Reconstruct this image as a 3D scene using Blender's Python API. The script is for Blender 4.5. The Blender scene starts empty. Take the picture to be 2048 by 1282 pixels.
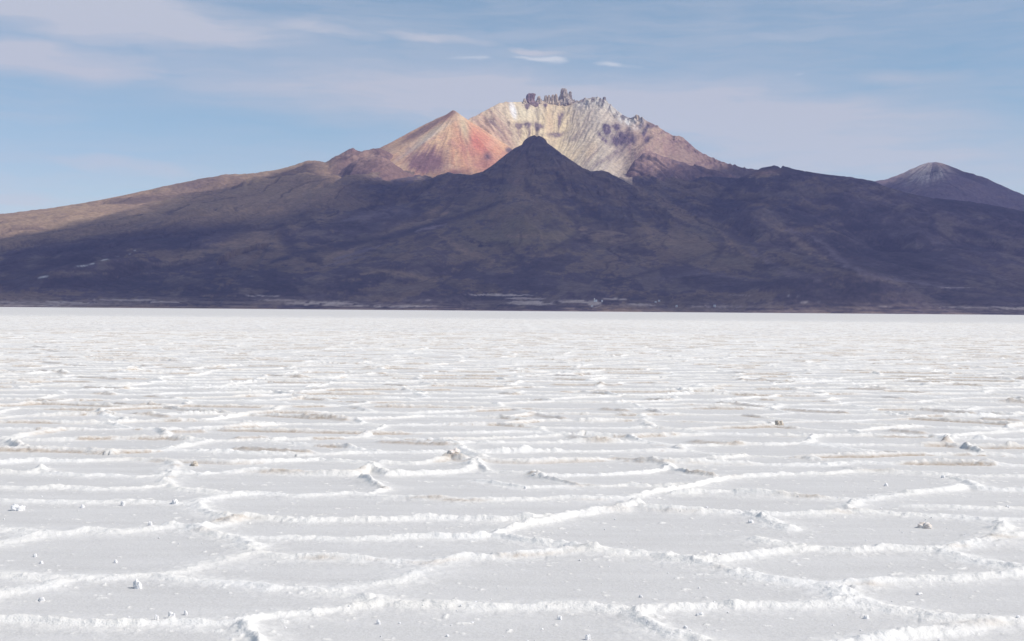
import bpy, math, random
import numpy as np
from mathutils import Matrix, Vector

random.seed(4)
rng = np.random.default_rng(11)
scene = bpy.context.scene
col = scene.collection
R = math.radians

# ------------------------------------------------------------------ camera
F = 2844.0                      # focal length in photo pixels (2048 wide), 50 mm on 36 mm
EYE = 1.6
PITCH, ROLL = math.atan(20 / F), math.atan(16 / 2048)
CAM = Matrix.Rotation(math.pi / 2 - PITCH, 3, 'X') @ Matrix.Rotation(ROLL, 3, 'Z')
cd = bpy.data.cameras.new('camera')
cam = bpy.data.objects.new('camera', cd)
col.objects.link(cam)
cam.matrix_world = Matrix.Translation((0, 0, EYE)) @ CAM.to_4x4()
cd.lens, cd.sensor_width, cd.clip_start, cd.clip_end = F * 36 / 2048, 36, 0.05, 80000
scene.camera = cam

def ray(u, v):
    d = CAM @ Vector(((u - 1024) / F, -(v - 641) / F, -1))
    return d.x / d.y, d.z / d.y
def ground(u, v, z=0.0):
    a, t = ray(u, v)
    Y = (z - EYE) / t
    return a * Y, Y
def UE(u, v):                   # bearing / elevation in units of photo pixels
    a, t = ray(u, v)
    return 1024 + F * a, F * t

# ------------------------------------------------------------------ noise
def make_noise(seed):
    tab = np.random.default_rng(seed).random((256, 256)).astype(np.float32) * 2 - 1
    def n(x, y):
        x = np.asarray(x, np.float32); y = np.asarray(y, np.float32)
        xi = np.floor(x); yi = np.floor(y)
        fx = x - xi; fy = y - yi
        fx = fx * fx * (3 - 2 * fx); fy = fy * fy * (3 - 2 * fy)
        xi = xi.astype(np.int32) & 255; yi = yi.astype(np.int32) & 255
        x1 = (xi + 1) & 255; y1 = (yi + 1) & 255
        a = tab[xi, yi]; b = tab[x1, yi]; c = tab[xi, y1]; d = tab[x1, y1]
        return (a + (b - a) * fx) * (1 - fy) + (c + (d - c) * fx) * fy
    return n
NS = [make_noise(s) for s in range(8)]
def fbm(x, y, o=4, s=0, gain=.5):
    t = 0; a = 1.0; k = 0
    for i in range(o):
        c, sn = math.cos(.6 * i), math.sin(.6 * i)
        t = t + a * NS[(s + i) % 8]((x * c - y * sn) * 2.03 ** i + 17.3 * i, (x * sn + y * c) * 2.03 ** i + 5.1 * s)
        k += a; a *= gain
    return t / k
def ridged(x, y, o=4, s=0, gain=.55):
    t = 0; a = 1.0; k = 0
    for i in range(o):
        c, sn = math.cos(.8 * i), math.sin(.8 * i)
        n = 1 - 2 * np.abs(NS[(s + i) % 8]((x * c - y * sn) * 2.03 ** i + 9.7 * i, (x * sn + y * c) * 2.03 ** i + 3.3 * s))
        t = t + a * n; k += a; a *= gain
    return t / k
def sstep(e0, e1, x):
    t = np.clip((x - e0) / (e1 - e0), 0, 1)
    return t * t * (3 - 2 * t)

# ------------------------------------------------------------------ helpers
def tag(o, label=None, cat=None, group=None, kind=None):
    if label: o['label'] = label
    if cat: o['category'] = cat
    if group: o['group'] = group
    if kind: o['kind'] = kind
    return o
def grid_mesh(name, X, Y, Z, wrap=False, attrs=None, keep=None):
    nr, nc = X.shape
    me = bpy.data.meshes.new(name)
    co = np.empty((nr * nc, 3), np.float32)
    co[:, 0] = X.ravel(); co[:, 1] = Y.ravel(); co[:, 2] = Z.ravel()
    idx = np.arange(nr * nc, dtype=np.int32).reshape(nr, nc)
    a = idx[:-1, :-1]; b = idx[:-1, 1:]; c = idx[1:, 1:]; d = idx[1:, :-1]
    q = np.stack([a, b, c, d], -1).reshape(-1, 4)
    if wrap:
        q = np.concatenate([q, np.stack([idx[:-1, -1], idx[:-1, 0], idx[1:, 0], idx[1:, -1]], -1)])
    if keep is not None: q = q[keep.ravel()]
    me.vertices.add(nr * nc); me.vertices.foreach_set('co', co.ravel())
    me.loops.add(q.size); me.loops.foreach_set('vertex_index', q.ravel())
    me.polygons.add(len(q)); me.polygons.foreach_set('loop_start', np.arange(0, q.size, 4, dtype=np.int32))
    me.update(calc_edges=True)
    me.polygons.foreach_set('use_smooth', np.ones(len(q), bool))
    for k, v in (attrs or {}).items():
        if v.ndim == 3:
            at = me.attributes.new(k, 'FLOAT_COLOR', 'POINT')
            at.data.foreach_set('color', np.concatenate([v.reshape(-1, 3), np.ones((nr * nc, 1))], 1).astype(np.float32).ravel())
        else:
            at = me.attributes.new(k, 'FLOAT', 'POINT')
            at.data.foreach_set('value', v.astype(np.float32).ravel())
    return me
def link(name, me, mat=None, parent=None):
    o = bpy.data.objects.new(name, me)
    if mat: me.materials.append(mat)
    col.objects.link(o)
    if parent: o.parent = parent
    return o

class NT:
    def __init__(s, nt): s.nt = nt; nt.nodes.clear()
    def n(s, typ, _out=0, **kw):
        nd = s.nt.nodes.new(typ)
        for k, v in kw.items():
            if k.startswith('i_'):
                key = k[2:]
                sock = nd.inputs[int(key)] if key.isdigit() else nd.inputs[key.replace('_', ' ')]
                if isinstance(v, bpy.types.NodeSocket): s.nt.links.new(v, sock)
                else: sock.default_value = v
            else: setattr(nd, k, v)
        return nd
    def m(s, op, a, b=0.0, c=0.0, clamp=False):
        return s.n('ShaderNodeMath', operation=op, use_clamp=clamp, i_0=a, i_1=b, i_2=c).outputs[0]
    def mix(s, f, a, b, blend='MIX'):
        nd = s.nt.nodes.new('ShaderNodeMix'); nd.data_type = 'RGBA'; nd.blend_type = blend
        for sock, v in ((nd.inputs[0], f), (nd.inputs[6], a), (nd.inputs[7], b)):
            if isinstance(v, bpy.types.NodeSocket): s.nt.links.new(v, sock)
            else: sock.default_value = v if not isinstance(v, tuple) or len(v) == 4 else (*v, 1)
        return nd.outputs[2]
def material(name):
    m = bpy.data.materials.new(name); m.use_nodes = True
    return m, NT(m.node_tree)

# ------------------------------------------------------------------ sun, sky
SUN_AZ, SUN_EL = R(102), R(46)
SUN = Vector((math.cos(SUN_EL) * math.sin(SUN_AZ), math.cos(SUN_EL) * math.cos(SUN_AZ), math.sin(SUN_EL)))
ld = bpy.data.lights.new('sun', 'SUN'); ld.energy = 4.1; ld.angle = R(.53); ld.color = (1, .94, .87)
lo = bpy.data.objects.new('sun', ld); col.objects.link(lo)
lo.rotation_euler = SUN.to_track_quat('Z', 'Y').to_euler(); lo.location = (0, -20, 60)

world = bpy.data.worlds.new('World'); scene.world = world; world.use_nodes = True
w = NT(world.node_tree)
sky = w.n('ShaderNodeTexSky', sky_type='NISHITA', sun_disc=False, sun_elevation=SUN_EL, sun_rotation=SUN_AZ,
          altitude=3600, air_density=1.0, dust_density=.6, ozone_density=1.6)
tc = w.n('ShaderNodeTexCoord')
sp = w.n('ShaderNodeSeparateXYZ', i_0=tc.outputs['Generated'])
az = w.m('ARCTAN2', sp.outputs[0], sp.outputs[1])
el = w.m('ARCSINE', sp.outputs[2])
P = w.n('ShaderNodeCombineXYZ', i_0=w.m('MULTIPLY', az, 10.0), i_1=w.m('MULTIPLY', el, 10.0), i_2=0.0).outputs[0]
# cirrus: stretched noise, domain-warped
wn = w.n('ShaderNodeTexNoise', i_Vector=w.n('ShaderNodeMapping', i_Vector=P, i_Scale=(1.3, 4.5, 1)).outputs[0], i_Scale=1.1, i_Detail=5.0)
wv = w.n('ShaderNodeVectorMath', operation='SUBTRACT', i_0=wn.outputs['Color'], i_1=(.5, .5, .5)).outputs[0]
wv = w.n('ShaderNodeVectorMath', operation='MULTIPLY', i_0=wv, i_1=(.9, .17, 0)).outputs[0]
PW = w.n('ShaderNodeVectorMath', operation='ADD', i_0=P, i_1=wv).outputs[0]
fine = w.n('ShaderNodeTexNoise', i_Vector=w.n('ShaderNodeMapping', i_Vector=PW, i_Rotation=(0, 0, -.06), i_Scale=(.55, 5.5, 1)).outputs[0],
           i_Scale=1.6, i_Detail=7.0, i_Roughness=.62).outputs['Fac']
broad = w.n('ShaderNodeTexNoise', i_Vector=w.n('ShaderNodeMapping', i_Vector=PW, i_Location=(3.1, 1.7, 0), i_Scale=(.35, 1.6, 1)).outputs[0],
            i_Scale=1.0, i_Detail=4.0).outputs['Fac']
def blob(u, v, su, sv, rot, amp, edge=-.05):
    if edge < 0: su, sv, amp = su * 1.3, sv * 1.45, amp * 1.1
    a, t = ray(u, v)
    x, y = math.atan(a) * 10, math.atan(t * math.cos(math.atan(a))) * 10
    mp = w.n('ShaderNodeMapping', vector_type='TEXTURE', i_Vector=PW, i_Location=(x, y, 0), i_Rotation=(0, 0, rot),
             i_Scale=(su / F * 10, sv / F * 10, 1))
    ln = w.n('ShaderNodeVectorMath', operation='LENGTH', i_0=mp.outputs[0]).outputs['Value']
    return w.n('ShaderNodeMapRange', interpolation_type='SMOOTHSTEP', i_Value=ln, i_1=1.0, i_2=edge, i_3=0.0, i_4=amp).outputs[0]
WISPS = [  # u, v, half width, half height, tilt, strength
    (180, 25, 560, 62, -.07, 1.15), (430, 58, 300, 32, -.04, .8), (90, 118, 330, 50, -.03, 1.0), (640, 62, 190, 24, -.10, .75),
    (870, 76, 190, 15, -.03, .75), (1060, 104, 90, 13, -.1, .8), (1600, 68, 230, 22, .02, .5),
    (1840, 152, 200, 26, -.04, .55), (1000, 205, 950, 85, -.05, 1.0), (1500, 240, 750, 100, -.10, 1.0), (600, 190, 330, 60, -.1, .45),
    (260, 338, 260, 28, -.08, .8), (60, 395, 330, 40, 0, .7), (1750, 310, 700, 80, -.05, .9), (1900, 12, 260, 18, 0, .3), (100, 230, 250, 60, 0, .3),
    (1400, 430, 2900, 200, 0, .7), (0, 400, 900, 190, .05, .55), (500, 130, 700, 70, -.05, .4)]
cl = None
for b in WISPS:
    o = blob(*b)
    cl = o if cl is None else w.m('MAXIMUM', cl, o)
tex = w.m('MULTIPLY_ADD', w.n('ShaderNodeMapRange', i_Value=fine, i_1=.30, i_2=.60, i_3=.0, i_4=1.0).outputs[0], .5, .7)
cl = w.m('MULTIPLY', cl, tex)
cl = w.m('MULTIPLY', cl, w.n('ShaderNodeMapRange', i_Value=broad, i_1=.3, i_2=.6, i_3=.8, i_4=1.1).outputs[0])
for b in ((1085, 124, 62, 10, -.12, 1.0, .1), (1236, 130, 44, 8, -.06, .9, .1), (912, 114, 45, 6, -.06, .5, .1), (1580, 152, 14, 5, 0, .3, .1), (1050, 118, 50, 7, -.1, .7, .1)):
    puff = w.m('MULTIPLY', blob(*b), w.m('MULTIPLY_ADD', fine, .9, .55)) if b[0] == 1085 else w.m('MAXIMUM', puff, w.m('MULTIPLY', blob(*b), w.m('MULTIPLY_ADD', fine, .9, .55)))
# a general thin cirrus over the rest of the sky
cl = w.m('MAXIMUM', cl, w.n('ShaderNodeMapRange', i_Value=w.m('MULTIPLY', fine, broad), i_1=.12, i_2=.36, i_3=0.05, i_4=.46).outputs[0], clamp=True)
skyc = w.mix(1.0, sky.outputs[0], (1.10, 1.20, 1.0), 'MULTIPLY')
SKYTINT_CLOUD = (4.65, 4.95, 5.5)
low = w.n('ShaderNodeMapRange', interpolation_type='SMOOTHSTEP', i_Value=el, i_1=.02, i_2=.17, i_3=1.0, i_4=0.0).outputs[0]
skyc = w.mix(w.m('MULTIPLY', cl, 1.1, clamp=True), skyc, w.mix(low, SKYTINT_CLOUD, (5.75, 6.5, 6.6)))
skyc = w.mix(w.m('MULTIPLY', puff, .85, clamp=True), skyc, (5.8, 6.1, 6.5))
bg = w.n('ShaderNodeBackground', i_Color=skyc, i_Strength=.12)
w.nt.links.new(bg.outputs[0], w.n('ShaderNodeOutputWorld').inputs[0])

# ------------------------------------------------------------------ terrain
def crest(pts):
    pts = [UE(*p) for p in pts]
    us = np.array([p[0] for p in pts]); es = np.array([p[1] for p in pts])
    us = np.concatenate([[us[0] - 150], us, [us[-1] + 150]]); es = np.concatenate([[-60], es, [-60]])
    return lambda U: np.interp(U, us, es, left=-60, right=-60)
def pl(*pts):
    us = np.array([p[0] for p in pts], float); ys = np.array([p[1] for p in pts], float)
    return lambda U: np.interp(U, us, ys)

uc = np.concatenate([np.arange(-2600, -60, 60), np.arange(-60, 880, 2.2), np.arange(880, 1440, 1.15), np.arange(1440, 2110, 2.2), np.arange(2110, 4700, 60)])
yr = np.concatenate([np.arange(5000, 7800, 16), np.arange(7800, 9300, 8), np.arange(9300, 11300, 6.5), np.arange(11300, 12600, 14), np.arange(12600, 14200, 60)])
U, Y = np.meshgrid(uc, yr)
A = (U - 1024) / F
X = A * Y
def radial(u0, Y0):
    x0 = (u0 - 1024) / F * Y0
    return np.arctan2(X - x0, Y0 - Y), np.hypot(X - x0, Y - Y0)
TH, RR = radial(1085, 10900)
SHORE = 5230 + 160 * fbm(X / 700, X * 0 + 3.3, 3, 1)
NZ_big = ridged(TH * 5.0 + .3 * fbm(X / 900, Y / 900, 2, 5), RR / 2600, 3, 2)
NZ_rad = ridged(TH * 17 + .5 * fbm(X / 500, Y / 500, 3, 3), RR / 1100, 3, 1)
NZ_iso = ridged(X / 620 + .3 * NZ_big, Y / 620, 6, 4)
NZ_fin = ridged(X / 120, Y / 120, 4, 6)

wp1 = .09 * fbm(X / 700, Y / 700, 4, 2, .55)
GL1 = 1 - np.abs(NS[2](TH * 13 + 14 * wp1, RR / 2600)) * 2
GL2 = 1 - np.abs(NS[6](TH * 34 + 26 * wp1, RR / 1300)) * 2
LINE = np.maximum(sstep(.80, .97, GL1), .7 * sstep(.82, .98, GL2) * sstep(-.3, .2, fbm(X / 800, Y / 800, 2, 6)))
Z = np.full(U.shape, -2.0); LID = np.zeros(U.shape, np.int8)
def add(Zi, i, k=14.):
    global Z
    h = np.clip(.5 + .5 * (Zi - Z) / k, 0, 1)
    LID[Zi > Z] = i
    Z = Z * (1 - h) + Zi * h + k * h * (1 - h) * .5
def layer(i, pts, Yc, p, back, amps=(40, 22, 26, 5), slope=None, foot=None, fade=320, jag=1.2, bp=1.25):
    E = crest(pts)(U); Yq = Yc(U)
    d = Yq - Y
    cf = crest(pts); Es = sum(cf(U + o_) for o_ in (-48, -32, -16, 0, 16, 32, 48)) / 7
    Es = np.where(Es < 30, E, Es)
    bl = sstep(0, 260, d)
    E = (E + jag * fbm(U / 9, U * 0 + i, 3, i % 8)) * (1 - bl) + Es * bl
    Zc = E * Yq / F + EYE
    ft = SHORE if foot is None else foot
    if slope is None:
        s = np.clip(d / np.maximum(Yq - ft, 1), 0, 1)
        Zf = Zc * (1 - s) ** p
    else:
        Zf = Zc - slope * d
    Zb = Zc * (1 - np.clip(-d / back, 0, 1)) ** bp - np.maximum(-d - back, 0) * .1
    Zi = np.where(d >= 0, Zf, Zb)
    env = sstep(0, fade, np.abs(d)) * np.where(d < 0, .25, 1.0) * np.clip(Zi / 350, 0, 1)
    Zi = Zi + AMP * env * (amps[0] * NZ_big + amps[1] * NZ_rad + amps[2] * (NZ_iso - .3)) + amps[3] * NZ_fin * np.clip(Zi / 300, 0, 1) * sstep(0, 60, np.abs(d))
    Zi = np.where(d > 0, np.minimum(Zi, E * Y / F + EYE - .004 * d), Zi)
    Zi = np.where(Zc < 5, -2, Zi)
    add(Zi, i)

# long left flank and general shield of the volcano (skyline on the left)
AMP = 1.35
layer(1, [(-2600, 600), (-900, 540), (-300, 470), (0, 428), (60, 421), (130, 412), (200, 400), (260, 388), (330, 372), (400, 357), (450, 349), (500, 347),
          (545, 341), (590, 330), (612, 322), (628, 320.5), (652, 323), (690, 330), (760, 335), (850, 343), (1000, 338), (1100, 335), (1200, 345), (1300, 352),
          (1400, 352), (1480, 356), (1560, 370), (1700, 390), (2048, 440), (2500, 520), (4700, 610)],
      pl((-2600, 9300), (0, 9300), (600, 9700), (850, 9900), (1500, 9900), (4700, 9500)), 1.16, 2600, (62, 26, 40, 6))
# lower hills at the foot of the red cone
layer(2, [(560, 420), (600, 352), (625, 325), (650, 324), (665, 317), (684, 305), (692, 301), (705, 297), (722, 302), (745, 296), (760, 297), (775, 303), (800, 318), (830, 340), (870, 352), (900, 400), (930, 520), (960, 660)],
      pl((560, 9600), (700, 9700), (900, 9600)), 1.2, 900, (8, 24, 30, 17), slope=.46, jag=2.4, fade=120)
layer(2, [(640, 420), (670, 352), (700, 328), (722, 315), (742, 309), (765, 311), (785, 325), (812, 343), (850, 356), (880, 372), (910, 470), (940, 660)],
      pl((560, 9250), (900, 9250)), 1.2, 500, (5, 24, 30, 17), slope=.44, jag=2.4, fade=120)
# summit rim: the bright amphitheatre
RIM = [(860, 420), (900, 290), (925, 250), (940, 237), (952, 231), (965, 224), (985, 213), (998, 206), (1012, 203), (1040, 204), (1060, 203), (1080, 200), (1100, 204), (1120, 203), (1145, 203),
       (1155, 202), (1166, 198), (1178, 197), (1190, 194), (1200, 195), (1212, 202), (1222, 210), (1232, 219), (1245, 229), (1262, 236), (1274, 231), (1286, 236), (1300, 245), (1318, 254),
       (1330, 262), (1345, 270), (1365, 274), (1378, 285), (1390, 297), (1405, 306), (1420, 314), (1450, 325), (1480, 334), (1510, 338), (1560, 352), (1640, 400), (1720, 470), (1800, 600)]
rimY = pl((860, 10150), (930, 10350), (1000, 10750), (1070, 11000), (1130, 11080), (1190, 11000), (1240, 10860), (1300, 10640), (1360, 10500), (1480, 10350), (1800, 10200))
PX = U + 90 * np.clip((Y - 10000) / 1000, -1, 1) * 0
CU, CE = UE(1085, 410)
def rim_extra():
    E = crest(RIM)(U); Yq = rimY(U)
    d = np.maximum(Yq - Y, 0)
    Zl = (E * Yq / F) - .6 * d
    ang = np.arctan2(U - CU, F * Zl / Y - CE)
    wa = ang + .045 * fbm(U / 60, Zl / 180, 3, 2)
    g = ridged(wa * 10, d / 620 + .8 * fbm(U / 90, d / 500, 2, 4), 4, 3)
    gf = ridged(wa * 34, d / 350, 3, 5)
    return E, Yq, d, ang, g, gf
E_, Yq_, d_, ANG, G1, G2 = rim_extra()
cf = crest(RIM); Es = sum(cf(U + o_) for o_ in (-14, -7, 0, 7, 14)) / 5
bl = sstep(0, 70, d_)
E_ = (E_ + 1.2 * fbm(U / 6, U * 0, 3, 2)) * (1 - bl) + np.where(Es < 30, E_, Es) * bl
crag = np.clip(ridged(X / 55, Y / 90 + ANG * 8, 4, 2), -.3, 1)
rimband = sstep(0, 25, d_) * (1 - sstep(90, 230, d_))
east = sstep(1225, 1290, U)
Zw = E_ * Yq_ / F + EYE - (.62 - .04 * east) * d_ \
     + sstep(10, 160, d_) * (14 * G1 + 3 * G2 + 5 * NZ_fin) + rimband * (.35 + .65 * sstep(1140, 1180, U)) * 26 * crag \
     + east * sstep(60, 260, d_) * (24 * ridged(ANG * 9, d_ / 700, 4, 1) + 16 * (NZ_iso - .2))
for (u, v, s, h) in ((1005, 305, 26, 0), (1020, 248, 6, 8), (1037, 258, 11, 17), (1056, 257, 9, 15), (1075, 258, 12, 18), (985, 244, 11, 16), (1240, 265, 16, 20), (1214, 258, 10, 14), (1262, 262, 14, 18), (1250, 285, 14, 16), (1298, 262, 9, 14), (1306, 280, 9, 12)):
    uu, ee = UE(u, v)
    Ev = F * Zw / Y
    Zw = Zw + h * np.exp(-((U - uu) / s) ** 2 - ((Ev - ee) / (s * 1.1)) ** 2) * (1.1 + .9 * NZ_fin)
dd = Y - Yq_
Zb = E_ * Yq_ / F + EYE + 1.2 * fbm(U / 6, U * 0, 3, 2) - .75 * dd
Zw = np.where(dd > 0, Zb, Zw)
add(Zw, 3, 8)
# purple spur under the right rim
layer(4, [(1225, 420), (1240, 362), (1255, 342), (1270, 318), (1285, 305), (1302, 304), (1325, 312), (1360, 322), (1400, 332), (1440, 343), (1480, 352), (1520, 372), (1560, 420), (1600, 560)],
      pl((1225, 9750), (1290, 9900), (1400, 9950), (1600, 9700)), 1.2, 350, (0, 18, 20, 9), slope=.52, jag=2.5, fade=120)
# red cone
TB, RB = radial(907, 10200)
eu, ee = UE(907, 219)
Zpk = ee * 10200 / F
sl = .56 + .10 * sstep(.35, 1.1, TB) * (np.cos(TB * .5))
ridge_ax = np.exp(-((TB + 1.15) / .22) ** 2)
Zr = Zpk + 3 - sl * RB + 10 * ridge_ax * sstep(30, 200, RB) + sstep(20, 220, RB) * (10 * ridged(TB * 4.5 + .5 * NZ_iso, RB / 900, 4, 2) + 1.5 * ridged(TB * 26, RB / 500, 3, 4) + 5 * NZ_fin) - 6
SK = crest([(600, 420), (700, 332), (770, 294.5), (785, 287), (800, 278), (820, 267), (840, 254), (860, 244), (880, 233), (893, 227), (905, 219), (909, 220), (925, 233), (945, 247), (975, 268), (1010, 292), (1050, 325), (1075, 345), (1110, 400), (1150, 500), (1200, 660)])(U) * 10200 / F + sstep(895, 870, U) * 7 * fbm(U / 12, U * 0 + 2, 4, 3) - 2
Zr = np.where((U < 640) | (U > 1170), -5, np.where(Y > 10200, SK - .6 * (Y - 10200), np.minimum(Zr, SK - .02 * (10200 - Y) + 6 * fbm(U / 8, U * 0, 3, 3) * 0)))
add(Zr, 5, 6)
# right peak, farther
layer(6, [(1560, 480), (1660, 392), (1720, 368), (1750, 362), (1775, 357), (1792, 351), (1810, 344), (1825, 336), (1840, 329.5), (1855, 325), (1870, 323), (1885, 325), (1905, 331), (1925, 339), (1950, 347),
          (1975, 356), (2000, 369), (2025, 380), (2048, 389), (2100, 412), (2200, 455), (2400, 500), (2900, 560), (4700, 615)],
      pl((1560, 11700), (4700, 11700)), 1.2, 1500, (20, 24, 30, 9), slope=.42, fade=200, jag=1.5)
# right shoulder with the little notch
layer(7, [(1340, 470), (1375, 428), (1400, 408), (1425, 392), (1442, 376), (1462, 363), (1490, 351), (1505, 344), (1520, 337), (1535, 333), (1548, 330.5), (1556, 333), (1562, 337), (1565, 330.5), (1580, 336), (1600, 341), (1650, 349),
          (1700, 354), (1738, 359), (1757, 366), (1780, 379), (1830, 390), (1880, 397), (1960, 405), (2048, 422), (2200, 455), (2500, 510), (3000, 560), (4700, 612)],
      pl((1340, 9000), (1440, 9150), (1560, 9350), (4700, 9400)), 1.22, 1200, (62, 28, 44, 6), jag=1.6)
# dark front cone and its shoulders
C8 = [(520, 520), (600, 400), (650, 372), (700, 374), (745, 378), (790, 377), (820, 370), (850, 361), (875, 351), (895, 344.5), (915, 347), (940, 350), (965, 343), (985, 330), (1002, 316), (1018, 304), (1030, 296), (1038, 292), (1044, 289), (1047, 283),
          (1054, 276), (1062, 272), (1070, 270.5), (1078, 272), (1086, 276), (1092, 281), (1095, 287), (1104, 293), (1120, 305), (1140, 319), (1160, 332), (1178, 343), (1192, 342), (1203, 340.5), (1218, 345),
          (1240, 357), (1262, 369), (1290, 380), (1320, 390), (1350, 402), (1380, 420), (1420, 450), (1480, 500), (1600, 600)]
layer(8, C8,
      pl((520, 8900), (900, 8900), (1070, 8850), (1200, 8800), (1600, 8600)), 1.25, 700, (55, 30, 44, 6), jag=.9, fade=260)
# front cone made properly conical on the near side
TC_, RC = radial(1070, 8850)
cu, ce = UE(1070, 271)
Zc_ = ce * 8850 / F - np.maximum(.60 * RC - 12, .0) + sstep(60, 300, RC) * (24 * ridged(TC_ * 5 + .4 * NZ_iso, RC / 600, 4, 2) + 9 * NZ_fin)
Zc_ = np.minimum(Zc_, (crest(C8)(U) - .6 + 1.3 * fbm(U / 7, U * 0 + 8, 3, 0)) * Y / F)
Zc_ = np.where(Y > 8850, -5, Zc_)
add(Zc_, 8, 20)
# mid dark knobs in front
for (u, v, Yk, s) in ((1000, 372, 8300, .34), (560, 372, 8900, .22), (700, 420, 7900, .2), (1240, 400, 8100, .3), (1420, 452, 7600, .24), (800, 462, 7300, .2), (1650, 452, 8000, .2), (1120, 430, 7500, .2), (1880, 500, 7000, .17), (330, 470, 8000, .17), (1500, 520, 6500, .16), (950, 500, 6700, .16), (600, 530, 6500, .13)):
    u2, e2 = UE(u, v)
    TK, RK = radial(u, Yk)
    ax = .55
    RK = np.hypot((X - (u - 1024) / F * Yk) * ax, Y - Yk)
    Zk = e2 * Yk / F - s * RK * (1 + .35 * NZ_big) + 16 * NZ_rad * sstep(0, 200, RK) + 14 * (NZ_iso - .3)
    Zk = np.where((LID == 8) | (LID == 9) | (LID == 7), np.minimum(Zk, (np.maximum(crest(C8)(U), crest([(1340, 600), (1400, 408), (1442, 376), (1500, 348), (1600, 343), (1740, 360), (1880, 386), (2048, 420), (3000, 600)])(U)) - 3) * Y / F), Zk)
    add(Zk, 9, 60)
rise = sstep(-150, 250, Y - SHORE)
Z = np.where(Z > 0, Z * rise, Z) - (1 - rise) * 1.0
Z = Z - np.where((LID != 3) & (LID != 5) & (LID != 2), 1.0, 0) * LINE * 9 * sstep(60, 400, Z)
Z = Z + rise * 2.2 * fbm(X / 130, Y / 130, 3, 2)

# ---- geology colours, with gully shade painted in (world-fixed albedo)
Ev = F * (Z - EYE) / Y
def gb(u, v, su, sv, rot=0.0, sharp=1.0):
    uu, ee = UE(u, v)
    c, s = math.cos(rot), math.sin(rot)
    dx, dy = U - uu, Ev - ee
    q = ((dx * c + dy * s) / su) ** 2 + ((-dx * s + dy * c) / sv) ** 2
    return np.exp(-q) if sharp == 1 else np.exp(-q ** sharp)
def gbt(u, v, su, sv, rot):      # crag narrowing downhill
    uu, ee = UE(u, v)
    c, s = math.cos(rot), math.sin(rot)
    dx, dy = U - uu, Ev - ee
    a_ = (dx * c + dy * s); b_ = (-dx * s + dy * c)
    return np.exp(-(np.abs(a_) / (su * np.clip(.75 + .45 * b_ / sv, .15, 1.3))) ** 2.4 - np.abs(b_ / sv) ** 3)
def C(r, g, b): return np.array([r, g, b])
def mixc(c, m, k): return c * (1 - m[..., None]) + k * m[..., None]
skyE = crest([(-2600, 600), (0, 428), (450, 349), (770, 295), (907, 220), (1100, 200), (1250, 230), (1450, 325), (1750, 355), (1870, 324), (2048, 388), (2400, 500), (4700, 610)])(U)
nrm = Ev / np.maximum(skyE, 8)
tilt = np.clip((U - 1120) / 700, -1.2, 1.2)
b1 = fbm(U / 210 + .8 * nrm, nrm * 9 + .6 * fbm(U / 170, nrm * 4, 3, 2), 5, 1, .6)
b2 = fbm(U / 70, nrm * 16 + fbm(U / 90, nrm * 6, 3, 5), 5, 3, .6)
b3 = fbm(U / 26 + 3, Ev / 7, 4, 6, .65)
dark = C(.072, .056, .064) * (1 + .5 * b1 + .4 * b3)[..., None]
cc = dark
gullyc = np.clip(.5 - .9 * NZ_rad, 0, 1)
fine_ = fbm(U / 9, Ev / 3.2, 4, 2, .7)
cc = cc * (1 + .45 * np.clip(NZ_rad, -.7, .7) + .35 * np.clip(NZ_iso - .2, -.6, .6) + .30 * fine_)[..., None]  # ridges lightened, gullies darkened: relief shade put into the colour
cc = mixc(cc, np.clip(sstep(.10, .20, b1 + .45 * b3 + .2 * NZ_rad + .3 * fine_) * .72 * (.45 + .55 * sstep(1800, 1500, U)), 0, 1), C(.20, .14, .09))
cc = mixc(cc, sstep(.12, .42, b2) * .6, C(.19, .145, .115))
cc = mixc(cc, sstep(.12, .45, -b2 + .3 * b3) * .55, C(.040, .036, .045))
# grassy olive-tan middle slopes
cc = mixc(cc, .75 * np.clip(gb(1080, 455, 240, 60) * (.6 + 1.2 * b2 + .6 * b3), 0, 1), C(.19, .15, .085))
cc = mixc(cc, .6 * np.clip(gb(1400, 490, 160, 40, -.3) * (.5 + 1.4 * b2), 0, 1), C(.18, .14, .09))
for (u, v, su, sv, rot) in ((490, 430, 90, 9, .1), (150, 460, 90, 9, .2), (520, 480, 70, 22, .25), (390, 510, 70, 10, .25), (860, 428, 34, 7, .3), (830, 447, 80, 7, .35),
                            (700, 500, 90, 6, .35), (1070, 400, 60, 12, -.1), (1310, 400, 60, 8, -.5), (620, 440, 60, 12, .1), (420, 428, 40, 5, .1), (1250, 470, 120, 20, 0),
                            (560, 500, 30, 12, -.3), (780, 545, 90, 5, -.15), (1620, 500, 80, 7, -.6), (1750, 555, 90, 5, -.2), (230, 445, 50, 6, .1)):
    cc = mixc(cc, .5 * np.clip(gb(u, v, su, sv, rot) * (1.0 + 1.8 * b3 + 1.2 * fine_), 0, 1), C(.30, .215, .14))
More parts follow.
